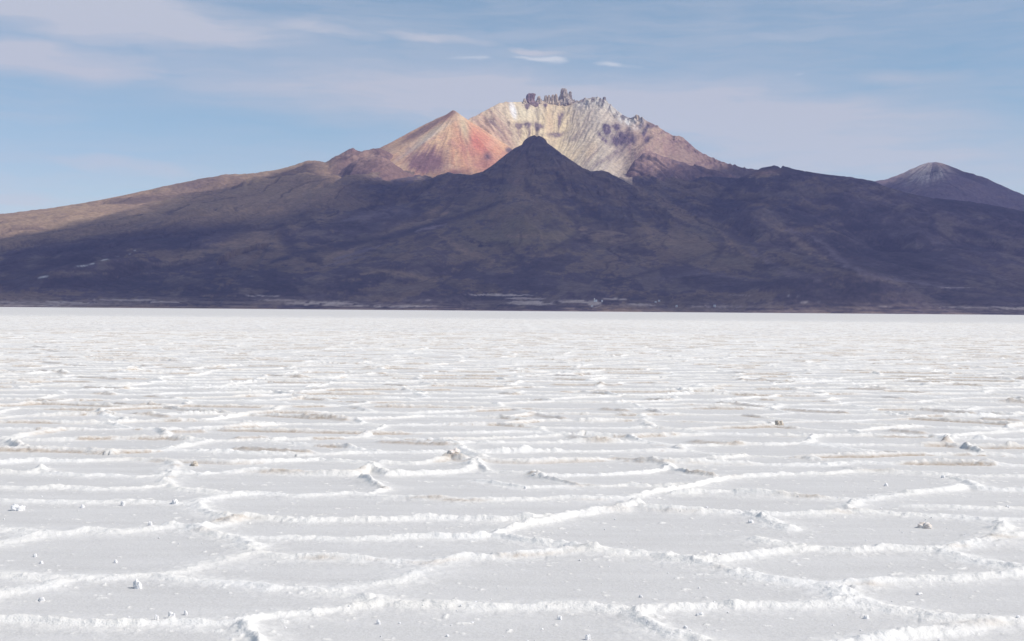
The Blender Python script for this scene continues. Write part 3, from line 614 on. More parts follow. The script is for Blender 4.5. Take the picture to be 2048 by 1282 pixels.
# ------------------------------------------------------------------ salt flat
RIDGES = [
 [(0,943),(60,945),(82,938),(105,946),(170,950),(210,949),(280,952),(320,950),(345,942),(400,948),(440,945),(520,941),(545,944),(620,946),(700,948),(745,942),(780,949),(860,947),(920,942),(945,930),(955,921)],
 [(-90,943),(0,943)], [(-120,975),(0,973)], [(-120,998),(0,1000)], [(-120,1050),(0,1058)], [(-120,1108),(0,1085)], [(-120,1146),(0,1148)], [(-130,1225),(0,1190)], [(-130,1240),(0,1243)],
 [(345,945),(330,962),(345,972),(400,980),(440,985),(490,985),(530,987)],
 [(0,973),(60,976),(150,974),(200,977),(270,975),(320,970),(340,962)],
 [(0,1000),(50,1001),(120,1003),(190,1004),(250,1003),(300,1004),(350,1006),(392,1008),(402,1000),(430,995),(470,990),(530,987),(600,991),(650,988),(700,985),(760,990),(840,995),(920,1000),(1000,998),(1080,997),(1140,995),(1200,997),(1255,995),(1300,985),(1340,980),(1380,972),(1420,962),(1450,955),(1500,950),(1570,947),(1650,947),(1700,942),(1760,942),(1830,945),(1880,948),(1950,950),(2048,952),(2150,952)],
 [(394,1007),(405,1020),(430,1030),(460,1038),(490,1035),(560,1038),(620,1041),(700,1040),(760,1040),(840,1036),(920,1037),(1000,1040),(1060,1038),(1120,1034),(1180,1022),(1230,1018),(1268,1008),(1300,1015),(1350,1020),(1400,1022),(1470,1024),(1540,1028),(1620,1027),(1700,1025),(1760,1025),(1830,1030),(1900,1032),(1970,1038),(2048,1038),(2160,1036)],
 [(0,1085),(40,1078),(80,1068),(130,1066),(180,1060),(240,1064),(300,1058),(350,1053),(400,1056),(440,1048),(490,1035)],
 [(0,1058),(40,1060),(100,1067)],
 [(390,1058),(430,1068),(480,1076),(560,1077),(620,1076),(700,1078),(780,1077),(860,1075),(940,1075),(985,1072),(1010,1060),(1050,1050),(1085,1042),(1120,1034)],
 [(470,1074),(498,1086),(512,1104),(560,1112),(620,1115),(700,1118),(760,1120),(820,1124),(852,1128)],
 [(985,1072),(1040,1080),(1100,1088),(1150,1096),(1185,1101),(1230,1106),(1290,1108),(1350,1116),(1400,1128),(1470,1143),(1520,1155),(1580,1163),(1640,1170),(1665,1172)],
 [(0,1190),(40,1180),(90,1172),(120,1160),(160,1156),(200,1156),(270,1153),(320,1148),(370,1140),(400,1130),(440,1125),(480,1110),(510,1105)],
 [(0,1148),(40,1152),(80,1155),(130,1158)],
 [(310,1151),(400,1160),(470,1166),(510,1170),(550,1178),(610,1178),(650,1185),(715,1195),(760,1203),(830,1210),(920,1213),(1000,1214),(1080,1212),(1150,1212),(1220,1218),(1280,1220),(1340,1217),(1400,1214),(1450,1212),(1540,1210),(1600,1210),(1700,1205)],
 [(650,1186),(700,1178),(740,1170),(800,1162),(830,1145),(860,1128),(900,1120),(940,1113),(985,1115),(1040,1112),(1100,1106),(1185,1102)],
 [(0,1243),(60,1244),(120,1248),(200,1250),(280,1250),(340,1246),(420,1248),(470,1248),(510,1240),(560,1232),(620,1228),(690,1218),(730,1210),(760,1203)],
 [(485,1252),(498,1265),(515,1285),(530,1310)],
 [(1270,1222),(1288,1240),(1310,1258),(1345,1270),(1400,1284),(1460,1300)],
 [(1350,1118),(1410,1122),(1480,1115),(1530,1105),(1580,1100),(1640,1098),(1700,1101),(1780,1095),(1860,1100),(1900,1094),(1960,1085),(2000,1075),(2048,1068),(2150,1055)],
 [(1870,1100),(1900,1107),(1940,1118),(1990,1127),(2048,1136),(2140,1142)],
 [(1665,1172),(1690,1166),(1740,1168),(1800,1160),(1850,1155),(1900,1158),(1960,1152),(2048,1148),(2150,1144)],
 [(1662,1172),(1682,1190),(1710,1205),(1760,1215),(1830,1225),(1880,1235),(1940,1240),(2000,1243),(2048,1240),(2160,1240)],
 [(1640,1300),(1700,1288),(1760,1281),(1820,1272),(1900,1260),(1960,1250),(2000,1243)],
 [(1995,1040),(2006,1052),(1996,1074)],
 [(1500,1027),(1525,1037),(1550,1048),(1580,1058)],
 [(1712,1024),(1692,1012),(1720,1000),(1760,992),(1820,985),(1880,980),(1930,974),(1980,978),(2048,980),(2150,980)],
 [(1348,986),(1400,985),(1460,985),(1520,988),(1600,992),(1680,996),(1720,999)],
 [(955,925),(975,943),(1060,947),(1088,956),(1130,963),(1160,970),(1200,972),(1260,970),(1320,972),(1380,972)],
 [(1060,947),(1120,951),(1200,950),(1290,945),(1340,938),(1380,947),(1430,951)],
 [(725,955),(748,967),(768,978),(740,986)],
 [(1510,1078),(1550,1085),(1600,1092),(1640,1098)],
 [(1900,954),(1940,964),(1952,973)],
 [(1820,1010),(1900,1012),(1990,1014),(2100,1016)],
 [(960,960),(1050,973),(1160,971)],
 [(0,925),(60,921),(160,921),(260,917),(345,921),(345,942)], [(345,921),(460,926),(560,922),(640,918),(740,924),(745,940)], [(-110,925),(0,925)],
 [(740,924),(830,926),(900,917),(955,922),(1060,924),(1150,921),(1235,918),(1330,925),(1340,937)],
 [(1340,925),(1450,925),(1560,928),(1650,928),(1700,922),(1780,925),(1900,926),(2048,930),(2150,930)],
]
FINE = [34, 36, 35]
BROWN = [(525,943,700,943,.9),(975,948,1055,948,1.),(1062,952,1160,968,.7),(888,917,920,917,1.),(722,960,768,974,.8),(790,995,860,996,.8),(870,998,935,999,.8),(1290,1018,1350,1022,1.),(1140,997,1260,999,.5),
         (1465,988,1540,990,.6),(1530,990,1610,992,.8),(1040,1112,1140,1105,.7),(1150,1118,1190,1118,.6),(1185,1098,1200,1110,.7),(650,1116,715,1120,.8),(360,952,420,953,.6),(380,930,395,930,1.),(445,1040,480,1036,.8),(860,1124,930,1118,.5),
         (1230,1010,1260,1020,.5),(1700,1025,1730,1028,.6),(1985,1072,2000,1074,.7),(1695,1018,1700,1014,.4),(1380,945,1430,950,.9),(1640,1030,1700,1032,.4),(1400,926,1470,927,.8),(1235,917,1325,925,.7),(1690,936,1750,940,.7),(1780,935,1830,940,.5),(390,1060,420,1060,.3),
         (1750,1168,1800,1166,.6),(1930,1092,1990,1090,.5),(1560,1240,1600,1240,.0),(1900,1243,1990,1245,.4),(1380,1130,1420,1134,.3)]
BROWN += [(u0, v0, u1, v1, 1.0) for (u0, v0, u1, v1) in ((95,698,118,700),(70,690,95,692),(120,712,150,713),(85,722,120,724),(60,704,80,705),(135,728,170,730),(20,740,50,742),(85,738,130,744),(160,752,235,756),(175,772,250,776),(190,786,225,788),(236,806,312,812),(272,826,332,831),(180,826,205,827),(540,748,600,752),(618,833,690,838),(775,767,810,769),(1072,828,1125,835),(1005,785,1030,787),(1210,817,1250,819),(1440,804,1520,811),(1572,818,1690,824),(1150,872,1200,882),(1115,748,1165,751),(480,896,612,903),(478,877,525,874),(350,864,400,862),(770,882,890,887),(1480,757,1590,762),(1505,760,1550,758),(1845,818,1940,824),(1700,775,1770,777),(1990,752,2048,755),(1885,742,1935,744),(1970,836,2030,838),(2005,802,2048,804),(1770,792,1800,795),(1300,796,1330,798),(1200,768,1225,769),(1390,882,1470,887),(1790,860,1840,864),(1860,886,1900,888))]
KNOBS = [(745,942,.13,.16),(770,952,.05,.1),(345,946,.07,.2),(330,962,.05,.15),(505,1092,.03,.14),(455,1038,.06,.14),(1270,1008,.09,.13),(1185,1101,.10,.09),(1690,1180,.09,.17),(2004,1056,.10,.14),(745,1197,.05,.14),
         (1283,1225,.05,.1),(1085,952,.09,.15),(1340,937,.07,.18),(1705,936,.06,.22),(1710,1006,.06,.12),(1524,1036,.06,.07),(493,1256,.06,.12),(950,926,.09,.2),(1690,1205,.04,.15),(80,937,.06,.15),(1250,1003,.05,.1),(905,917,.07,.2),(385,930,.06,.08),
         (400,1056,.03,.13),(1060,1040,.04,.1),(1940,955,.05,.2),(1860,1185,.0,.1),(1765,1100,.02,.2),(2000,1085,.05,.25),(1420,1118,.03,.2),(990,1110,.03,.2),(170,1058,.03,.15),(345,1050,.045,.12),(1475,1212,.03,.2)]

ph = np.concatenate([np.linspace(-math.pi, -1.2, 30, endpoint=False), np.linspace(-1.2, -.39, 90, endpoint=False), np.arange(-.39, .39, .0009), np.linspace(.39, 1.2, 90, endpoint=False), np.linspace(1.2, math.pi, 30, endpoint=False)])
rs = [0.05, .4]
while rs[-1] < 15000:
    r = rs[-1]
    if r < 5.9: d = .08
    elif r < 17: d = .017
    elif r < 40: d = .035
    elif r < 100: d = .085
    elif r < 260: d = .26
    else: d = r * .004 if r < 1000 else r * .03
    rs.append(r + d)
rs = np.array(rs, np.float32)
PH, RG = np.meshgrid(ph.astype(np.float32), rs)
GX = RG * np.sin(PH); GY = RG * np.cos(PH)
GX = GX.astype(np.float32); GY = GY.astype(np.float32)
nfl = fbm(GX * 3.1, GY * 3.1, 3, 2)
wx = GX + .16 * fbm(GX * 1.1, GY * 1.1, 3, 1) + .03 * nfl
wy = GY + .16 * fbm(GX * 1.1 + 40, GY * 1.1, 3, 4) + .03 * fbm(GX * 3.1 + 9, GY * 3.1, 2, 6)
# polygon cells (voronoi edges), elongated a little across the view
CXs, CYs = 1.95, 1.22
px, py = wx / CXs, wy / CYs
jx = rng.random((512, 512)).astype(np.float32); jy = rng.random((512, 512)).astype(np.float32)
ix = np.floor(px).astype(np.int32); iy = np.floor(py).astype(np.int32)
f1 = np.full(px.shape, 9., np.float32); f2 = f1.copy()
cx1 = np.zeros_like(px); cy1 = np.zeros_like(px); cx2 = np.zeros_like(px); cy2 = np.zeros_like(px)
for dx in (-1, 0, 1):
    for dy in (-1, 0, 1):
        a_ = (ix + dx) & 511; b_ = (iy + dy) & 511
        qx = ix + dx + .12 + .76 * jx[a_, b_]; qy = iy + dy + .12 + .76 * jy[a_, b_]
        dd_ = np.hypot(qx - px, qy - py)
        n_ = dd_ < f1; n2_ = (~n_) & (dd_ < f2)
        f2 = np.where(n_, f1, np.where(n2_, dd_, f2)); cx2 = np.where(n_, cx1, np.where(n2_, qx, cx2)); cy2 = np.where(n_, cy1, np.where(n2_, qy, cy2))
        f1 = np.where(n_, dd_, f1); cx1 = np.where(n_, qx, cx1); cy1 = np.where(n_, qy, cy1)
ex_, ey_ = (cx2 - cx1), (cy2 - cy1)
L_ = np.hypot(ex_, ey_) + 1e-6
edv = (f2 ** 2 - f1 ** 2) / (2 * L_)                      # distance to edge in cell units
edv = edv / np.hypot(ex_ / L_ / CXs, ey_ / L_ / CYs)      # metres
del cx1, cy1, cx2, cy2, f1, f2, px, py, ix, iy, ex_, ey_, L_
# traced ridges of the foreground
edt = np.full(GX.shape, 9., np.float32)
w2x = GX + .022 * nfl + .02 * fbm(GX * 7, GY * 7, 2, 5); w2y = GY + .03 * fbm(GX * 2.7 + 3, GY * 2.7, 3, 4)
r_lo = np.searchsorted(rs, 5.0); r_hi = np.searchsorted(rs, 19.0)
c_lo = np.searchsorted(ph, -.6); c_hi = np.searchsorted(ph, .6)
colphi = ph
for k, rp in enumerate(RIDGES):
    gp = [ground(u, v + 4) for (u, v) in rp]
    wd = 1.9 if k in FINE else 1.0
    for (x0, y0), (x1, y1) in zip(gp[:-1], gp[1:]):
        ra, rb_ = math.hypot(x0, y0), math.hypot(x1, y1); pa, pb = math.atan2(x0, y0), math.atan2(x1, y1)
        rmin = min(ra, rb_) * .97 - .5; rmax = max(ra, rb_) + .5
        i0, i1 = np.searchsorted(rs, rmin), np.searchsorted(rs, rmax)
        j0, j1 = np.searchsorted(ph, min(pa, pb) - .5 / rmin), np.searchsorted(ph, max(pa, pb) + .5 / rmin)
        sx = w2x[i0:i1, j0:j1]; sy = w2y[i0:i1, j0:j1]
        s = np.clip(((sx - x0) * (x1 - x0) + (sy - y0) * (y1 - y0)) / ((x1 - x0) ** 2 + (y1 - y0) ** 2 + 1e-9), 0, 1)
        dd_ = np.hypot(sx - x0 - s * (x1 - x0), sy - y0 - s * (y1 - y0)) * wd
        edt[i0:i1, j0:j1] = np.minimum(edt[i0:i1, j0:j1], dd_)
inside = sstep(.45, .42, np.abs(GX) / np.maximum(np.abs(GY), .1)) * (GY > 0) * sstep(15.6, 15.2, GY)
ed = np.where(inside > .5, edt, edv)
# ridge profile
hvar = np.clip(.74 + .7 * fbm(GX * .55, GY * .55, 3, 3) + .38 * fbm(GX * 3.3, GY * 3.3, 3, 1), .10, 1.45)
far = sstep(20, 140, RG)
wvar = .074 * (.75 + .55 * fbm(GX * .9, GY * .9, 2, 6) + .35 * fbm(GX * 5, GY * 5, 2, 2))
wvar = wvar * (1 + .25 * far)
core = np.exp(-(ed / np.maximum(wvar, .03)) ** 2)
skirt = np.exp(-(ed / .21) ** 2)
rough = fbm(GX * 14, GY * 14, 4, 0, .6)
lump = np.abs(fbm(GX * 6, GY * 6, 3, 5))
H = .027 * core * hvar * (1 + .6 * rough + .5 * lump) + .012 * skirt * (1 + .5 * rough)
H += .020 * sstep(.05, .3, fbm(GX * .62 + 30, GY * 1.3, 3, 5)) * np.exp(-(ed / .07) ** 4) * (RG > 13)
H += .0022 * fbm(GX * 22, GY * 22, 2, 3) * (.35 + skirt) * (RG < 22)
H += .006 * fbm(GX * .8, GY * .8, 2, 7)
# isolated knobs of heaped crust on ridges farther away
kn = sstep(.42, .72, fbm(GX * .9 + 77, GY * .9, 3, 2) * 1.25 + .15 * rough) * core * (RG > 15)
H += .022 * kn * (1 + .7 * rough)
for (u, v, h, s) in KNOBS:
    x0, y0 = ground(u, v + 4)
    r0, p0 = math.hypot(x0, y0), math.atan2(x0, y0)
    i0, i1 = np.searchsorted(rs, r0 - 3 * s), np.searchsorted(rs, r0 + 3 * s); j0, j1 = np.searchsorted(ph, p0 - 3 * s / r0), np.searchsorted(ph, p0 + 3 * s / r0)
    g = np.exp(-(((GX[i0:i1, j0:j1] - x0)) ** 2 + ((GY[i0:i1, j0:j1] - y0)) ** 2) / (s * .62) ** 2)
    H[i0:i1, j0:j1] += h * .26 * g * (1 + 1.1 * rough[i0:i1, j0:j1] + .9 * lump[i0:i1, j0:j1])
ridge = np.clip(core * 1.0 * np.clip(hvar * 1.5, 0, 1) + .40 * skirt * (1 + .9 * rough), 0, 1)
# fine crumbs of salt strewn over the plates
cr_n = NS[3](GX * 30, GY * 30) * .6 + NS[5](GX * 13, GY * 13) * .4
crumb = sstep(.60, .75, cr_n + .12 * fbm(GX * .8, GY * .8, 2, 1)) * (RG < 30)
H += .006 * crumb
ridge = np.maximum(ridge, crumb * .8)
# dusty brown crust plus painted undercut shade, in patches along ridge faces
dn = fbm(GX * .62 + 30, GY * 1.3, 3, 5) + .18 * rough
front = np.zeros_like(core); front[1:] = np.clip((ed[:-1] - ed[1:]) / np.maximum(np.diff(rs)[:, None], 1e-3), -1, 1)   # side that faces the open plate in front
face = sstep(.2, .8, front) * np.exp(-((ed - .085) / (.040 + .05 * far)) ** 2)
dirt_shade = sstep(.13, .30, dn) * np.maximum(face, .22 * core) * (1 - .35 * far) * sstep(13.5, 16, RG)
dirt_shade = np.maximum(dirt_shade, face * .28 * sstep(-.25, .1, dn) * sstep(15, 22, RG))
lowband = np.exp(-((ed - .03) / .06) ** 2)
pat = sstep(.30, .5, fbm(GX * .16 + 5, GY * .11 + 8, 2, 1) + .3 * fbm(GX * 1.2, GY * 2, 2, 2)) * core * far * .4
dirt_shade = np.maximum(dirt_shade, pat)
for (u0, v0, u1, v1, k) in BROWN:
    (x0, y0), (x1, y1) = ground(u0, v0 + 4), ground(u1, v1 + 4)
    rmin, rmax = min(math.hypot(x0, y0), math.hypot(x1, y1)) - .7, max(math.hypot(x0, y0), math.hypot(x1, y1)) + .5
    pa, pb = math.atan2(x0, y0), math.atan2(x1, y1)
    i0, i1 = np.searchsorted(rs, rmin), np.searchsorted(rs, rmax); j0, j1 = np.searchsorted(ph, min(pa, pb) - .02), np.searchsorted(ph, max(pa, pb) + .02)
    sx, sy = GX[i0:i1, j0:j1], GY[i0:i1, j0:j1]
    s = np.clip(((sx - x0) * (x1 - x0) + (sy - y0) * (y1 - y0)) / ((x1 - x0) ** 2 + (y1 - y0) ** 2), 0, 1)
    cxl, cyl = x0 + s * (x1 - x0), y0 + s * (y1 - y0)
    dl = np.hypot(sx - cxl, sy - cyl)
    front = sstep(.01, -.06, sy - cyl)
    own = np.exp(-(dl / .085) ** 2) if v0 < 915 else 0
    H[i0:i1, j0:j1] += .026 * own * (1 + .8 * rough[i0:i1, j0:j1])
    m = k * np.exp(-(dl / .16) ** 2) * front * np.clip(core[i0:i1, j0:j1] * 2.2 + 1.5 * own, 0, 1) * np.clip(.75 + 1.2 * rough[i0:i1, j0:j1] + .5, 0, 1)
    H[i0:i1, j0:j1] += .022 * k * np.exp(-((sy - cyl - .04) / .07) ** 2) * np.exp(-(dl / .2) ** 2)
    dirt_shade[i0:i1, j0:j1] = np.maximum(dirt_shade[i0:i1, j0:j1], m)
H *= sstep(420, 200, RG) * .75 + .25 * (RG < 1200)
H = np.where(RG > 1200, 0, H)
mean_far = .12
ridge = ridge * (1 - sstep(150, 420, RG)) + mean_far * sstep(150, 420, RG)
dirt_shade = dirt_shade * (1 - sstep(150, 420, RG)) + .05 * sstep(150, 420, RG)
ms, q = material('salt_crust')
rd = q.n('ShaderNodeAttribute', attribute_name='ridge').outputs['Fac']
dt = q.n('ShaderNodeAttribute', attribute_name='dirt_shade').outputs['Fac']
pos = q.n('ShaderNodeNewGeometry').outputs['Position']
big = q.n('ShaderNodeTexNoise', i_Vector=pos, i_Scale=.9, i_Detail=5.0, i_Roughness=.6).outputs['Fac']
strk = q.n('ShaderNodeTexNoise', i_Vector=q.n('ShaderNodeMapping', i_Vector=pos, i_Scale=(.6, 2.6, 1)).outputs[0], i_Scale=1.4, i_Detail=6.0, i_Roughness=.62).outputs['Fac']
grn = q.n('ShaderNodeTexNoise', i_Vector=pos, i_Scale=75.0, i_Detail=3.0, i_Roughness=.7).outputs['Fac']
grn2 = q.n('ShaderNodeTexNoise', i_Vector=pos, i_Scale=24.0, i_Detail=5.0, i_Roughness=.65).outputs['Fac']
flat = q.mix(q.n('ShaderNodeMapRange', i_Value=strk, i_1=.35, i_2=.65).outputs[0], (.54, .530, .517), (.61, .600, .586))
flat = q.mix(q.n('ShaderNodeMapRange', i_Value=grn, i_1=.42, i_2=.68, i_4=.6).outputs[0], flat, (.71, .705, .70))
rdg = q.mix(q.n('ShaderNodeMapRange', i_Value=big, i_1=.35, i_2=.7).outputs[0], (.79, .78, .76), (.78, .76, .72))
rdm = q.n('ShaderNodeMapRange', interpolation_type='SMOOTHSTEP', i_Value=q.m('ADD', rd, q.m('MULTIPLY_ADD', grn2, .5, -.25)), i_1=.05, i_2=.70).outputs[0]
c1 = q.mix(rdm, flat, rdg)
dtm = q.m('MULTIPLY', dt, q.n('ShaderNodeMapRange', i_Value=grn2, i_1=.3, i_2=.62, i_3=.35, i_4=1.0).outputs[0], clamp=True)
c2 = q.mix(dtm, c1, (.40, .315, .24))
hb = q.m('ADD', q.m('MULTIPLY', grn, .35), grn2)
bmp = q.n('ShaderNodeBump', i_Strength=q.m('MULTIPLY_ADD', rdm, .45, .30), i_Distance=.016, i_Height=hb).outputs[0]
bs = q.n('ShaderNodeBsdfPrincipled', i_Base_Color=c2, i_Roughness=.75, i_Normal=bmp)
bs.inputs['Specular IOR Level'].default_value = .25
q.nt.links.new(bs.outputs[0], q.n('ShaderNodeOutputMaterial').inputs[0])
H = H.astype(np.float32)
tag(link('salt_flat', grid_mesh('salt_flat', GX, GY, H, wrap=True, attrs={'ridge': ridge, 'dirt_shade': dirt_shade}), ms),
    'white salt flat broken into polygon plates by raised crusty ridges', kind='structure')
def salt_h(x, y):
    r, p = math.hypot(x, y), math.atan2(x, y)
    return float(H[min(np.searchsorted(rs, r), len(rs) - 1), min(np.searchsorted(ph, p), len(ph) - 1)])

# ------------------------------------------------------------------ loose salt clumps
def salt_mat(name, c0, c1):
    m, q = material(name)
    pos = q.n('ShaderNodeNewGeometry').outputs['Position']
    g = q.n('ShaderNodeTexNoise', i_Vector=pos, i_Scale=45.0, i_Detail=5.0, i_Roughness=.65).outputs['Fac']
    b = q.n('ShaderNodeBump', i_Strength=.6, i_Distance=.012, i_Height=g).outputs[0]
    bs = q.n('ShaderNodeBsdfPrincipled', i_Base_Color=q.mix(q.n('ShaderNodeMapRange', i_Value=g, i_1=.4, i_2=.65).outputs[0], c0, c1), i_Roughness=.8, i_Normal=b)
    q.nt.links.new(bs.outputs[0], q.n('ShaderNodeOutputMaterial').inputs[0])
    return m
M_W = salt_mat('white_salt', (.80, .79, .79), (.88, .875, .87))
M_T = salt_mat('dusty_salt', (.74, .65, .58), (.88, .84, .80))
M_B = salt_mat('brown_salt', (.42, .35, .28), (.74, .68, .60))
def clump_mesh(w_, h_, seed, lumps, sub=4, flat_=1.0):
    """a heap of a few fused irregular crystals: union of displaced blobs sampled on one sphere surface"""
    r = random.Random(seed)
    bm = bmesh.new()
    bmesh.ops.create_icosphere(bm, subdivisions=sub, radius=1)
    cs = [(Vector((r.uniform(-.75, .75), r.uniform(-.45, .45), r.uniform(-.1, .25))), r.uniform(.45, .75)) for _ in range(lumps)] + [(Vector((0, 0, 0)), .62)]
    from mathutils import noise
    off = Vector((seed * 3.7, seed * 1.3, seed * 2.1))
    for v in bm.verts:
        d = v.co.normalized(); best = .3
        for c, rad in cs:
            b = d.dot(c); disc = b * b - c.length_squared + rad * rad
            if disc > 0: best = max(best, b + math.sqrt(disc))
        n = noise.fractal(d * 2.2 + off, 1.0, 2.0, 4); n2 = noise.cell(d * 4.5 + off)
        best *= 1 + .22 * n + .10 * (n2 - .5)
        v.co = d * best
    xs = max(abs(v.co.x) for v in bm.verts); zs = max(v.co.z for v in bm.verts)
    for v in bm.verts:
        v.co.x *= w_ / 2 / xs; v.co.y *= w_ / 2 / xs; v.co.z *= h_ / zs
        v.co.z = max(v.co.z, -.012 + .003 * v.co.x)
    me = bpy.data.meshes.new('salt_clump'); bm.to_mesh(me); bm.free()
    me.polygons.foreach_set('use_smooth', [True] * len(me.polygons))
    return me
GRP = 'loose salt clumps lying on the flat plates'
CLUMPS = [  # u, v(base), width px, height px, mat, lumps, label
    (275, 1178, 22, 19, M_W, 3, 'largest white salt lump standing just below the long lower left ridge'),
    (34, 1022, 32, 13, M_W, 5, 'wide low white salt clump near the left edge between two ridges'),
    (163, 1017, 10, 7, M_W, 2, 'small white salt pebble alone on the plate right of the wide left clump'),
    (245, 1013, 12, 9, M_W, 2, 'small white salt lump touching the front of a thin left ridge'),
    (350, 1013, 18, 9, M_W, 3, 'white salt clump with dark shadow beside the bend of the left ridge'),
    (301, 1053, 11, 8, M_W, 2, 'small white salt lump behind the wavy left ridge'),
    (70, 1114, 10, 7, M_W, 2, 'rounded salt pebble in the middle of the left plate'),
    (82, 1127, 8, 5, M_W, 1, 'tiny salt pebble just in front of the rounded one on the left plate'),
    (231, 1126, 7, 7, M_W, 2, 'small pointed salt pebble in the centre of the left plate'),
    (314, 1243, 14, 11, M_W, 2, 'left one of the three salt lumps by the bottom left ridge'),
    (343, 1241, 18, 13, M_W, 3, 'biggest of the three salt lumps by the bottom left ridge'),
    (372, 1232, 11, 9, M_W, 2, 'right and farthest of the three salt lumps by the bottom left ridge'),
    (78, 1204, 22, 8, M_W, 4, 'ragged flat salt crumb heap under the lower left ridge'),
    (1853, 1058, 34, 11, M_T, 6, 'wide tan pink salt clump alone on the right plate'),
    (1503, 1049, 13, 8, M_W, 3, 'grey white salt lump left of the small spur on the right'),
    (1888, 959, 10, 6, M_W, 2, 'small white salt lump before the far right ridges'),
    (1773, 972, 9, 6, M_W, 2, 'small white salt lump on the long plate under the far right ridges'),
    (1840, 1190, 14, 5, M_W, 2, 'flat white salt chip on the plate in the lower right'),
    (758, 1250, 11, 9, M_W, 2, 'white salt pebble below the ridge at the bottom centre left'),
    (1119, 1240, 11, 8, M_W, 2, 'white salt pebble below the bottom centre ridge'),
    (1174, 1282, 14, 11, M_W, 2, 'white salt pebble at the bottom edge in the centre'),
    (1734, 1240, 12, 7, M_W, 2, 'white salt pebble below the lower right ridge junction'),
    (1372, 1262, 9, 5, M_W, 1, 'tiny salt chip beside the short ridge at bottom right of centre'),
    (1050, 979, 7, 5, M_W, 1, 'tiny salt pebble on the central far plate'),
    (1400, 1235, 15, 6, M_W, 3, 'low white salt chip right of the short ridge at the bottom'),
    (1563, 856, 26, 11, M_B, 4, 'dark brown salt boulder far out at right of centre'),
    (388, 935, 16, 9, M_B, 2, 'small brown salt boulder in front of a far left ridge'),
    (905, 922, 30, 9, M_T, 4, 'long dusty brown salt block on a far central ridge'),
]
for i, (u, v, wp_, hp_, mat, lumps, lab) in enumerate(CLUMPS):
    x, y = ground(u, v)
    s = y / F
    o = link('salt_clump', clump_mesh(wp_ * s, hp_ * s, i + 3, lumps, 4 if wp_ > 12 else 3), mat)
    o.location = (x, y + wp_ * s * .3, salt_h(x, y) + .002); o.rotation_euler = (0, 0, random.uniform(-.4, .4))
    tag(o, lab, 'salt lump', GRP)

# uncountable crumbs, one object
bm = bmesh.new()
for k in range(600):
    yy = 6.2 * (19 / 6.2) ** random.random(); xx = random.uniform(-.42, .42) * yy
    if fbm(np.float32(xx * .8), np.float32(yy * .8), 2, 2) < random.uniform(-.4, .5): continue
    s = min(.004 + random.expovariate(1 / .002), .013)
    mtx = Matrix.Translation((xx, yy, salt_h(xx, yy) + s * .35)) @ Matrix.Rotation(random.uniform(0, 6), 4, 'Z') @ Matrix.Rotation(random.uniform(0, 6), 4, 'X') @ Matrix.Diagonal((s, s * random.uniform(.6, 1), s * random.uniform(.5, .9), 1))
    bmesh.ops.create_icosphere(bm, subdivisions=1, radius=1, matrix=mtx)
me = bpy.data.meshes.new('salt_crumbs'); bm.to_mesh(me); bm.free()
tag(link('salt_crumbs', me, M_W), 'fine white salt crumbs scattered over the plates', kind='stuff')

# ------------------------------------------------------------------ rock towers on the rim
def rock_mat(name, a, b):
    m, q = material(name)
    pos = q.n('ShaderNodeNewGeometry').outputs['Position']
    g = q.n('ShaderNodeTexNoise', i_Vector=q.n('ShaderNodeMapping', i_Vector=pos, i_Scale=(.07, .07, .022)).outputs[0], i_Scale=1.0, i_Detail=5.0, i_Roughness=.7).outputs['Fac']
    bs = q.n('ShaderNodeBsdfPrincipled', i_Base_Color=q.mix(q.n('ShaderNodeMapRange', i_Value=g, i_1=.38, i_2=.64).outputs[0], a, b), i_Roughness=.95,
             i_Normal=q.n('ShaderNodeBump', i_Strength=.8, i_Distance=10.0, i_Height=g).outputs[0])
    q.nt.links.new(bs.outputs[0], q.n('ShaderNodeOutputMaterial').inputs[0])
    return m
M_R1 = rock_mat('grey_brown_rock', (.16, .13, .13), (.60, .50, .40))
M_R2 = rock_mat('purple_rock', (.20, .13, .15), (.40, .28, .26))
M_R3 = rock_mat('tan_rock', (.34, .27, .21), (.64, .52, .39))
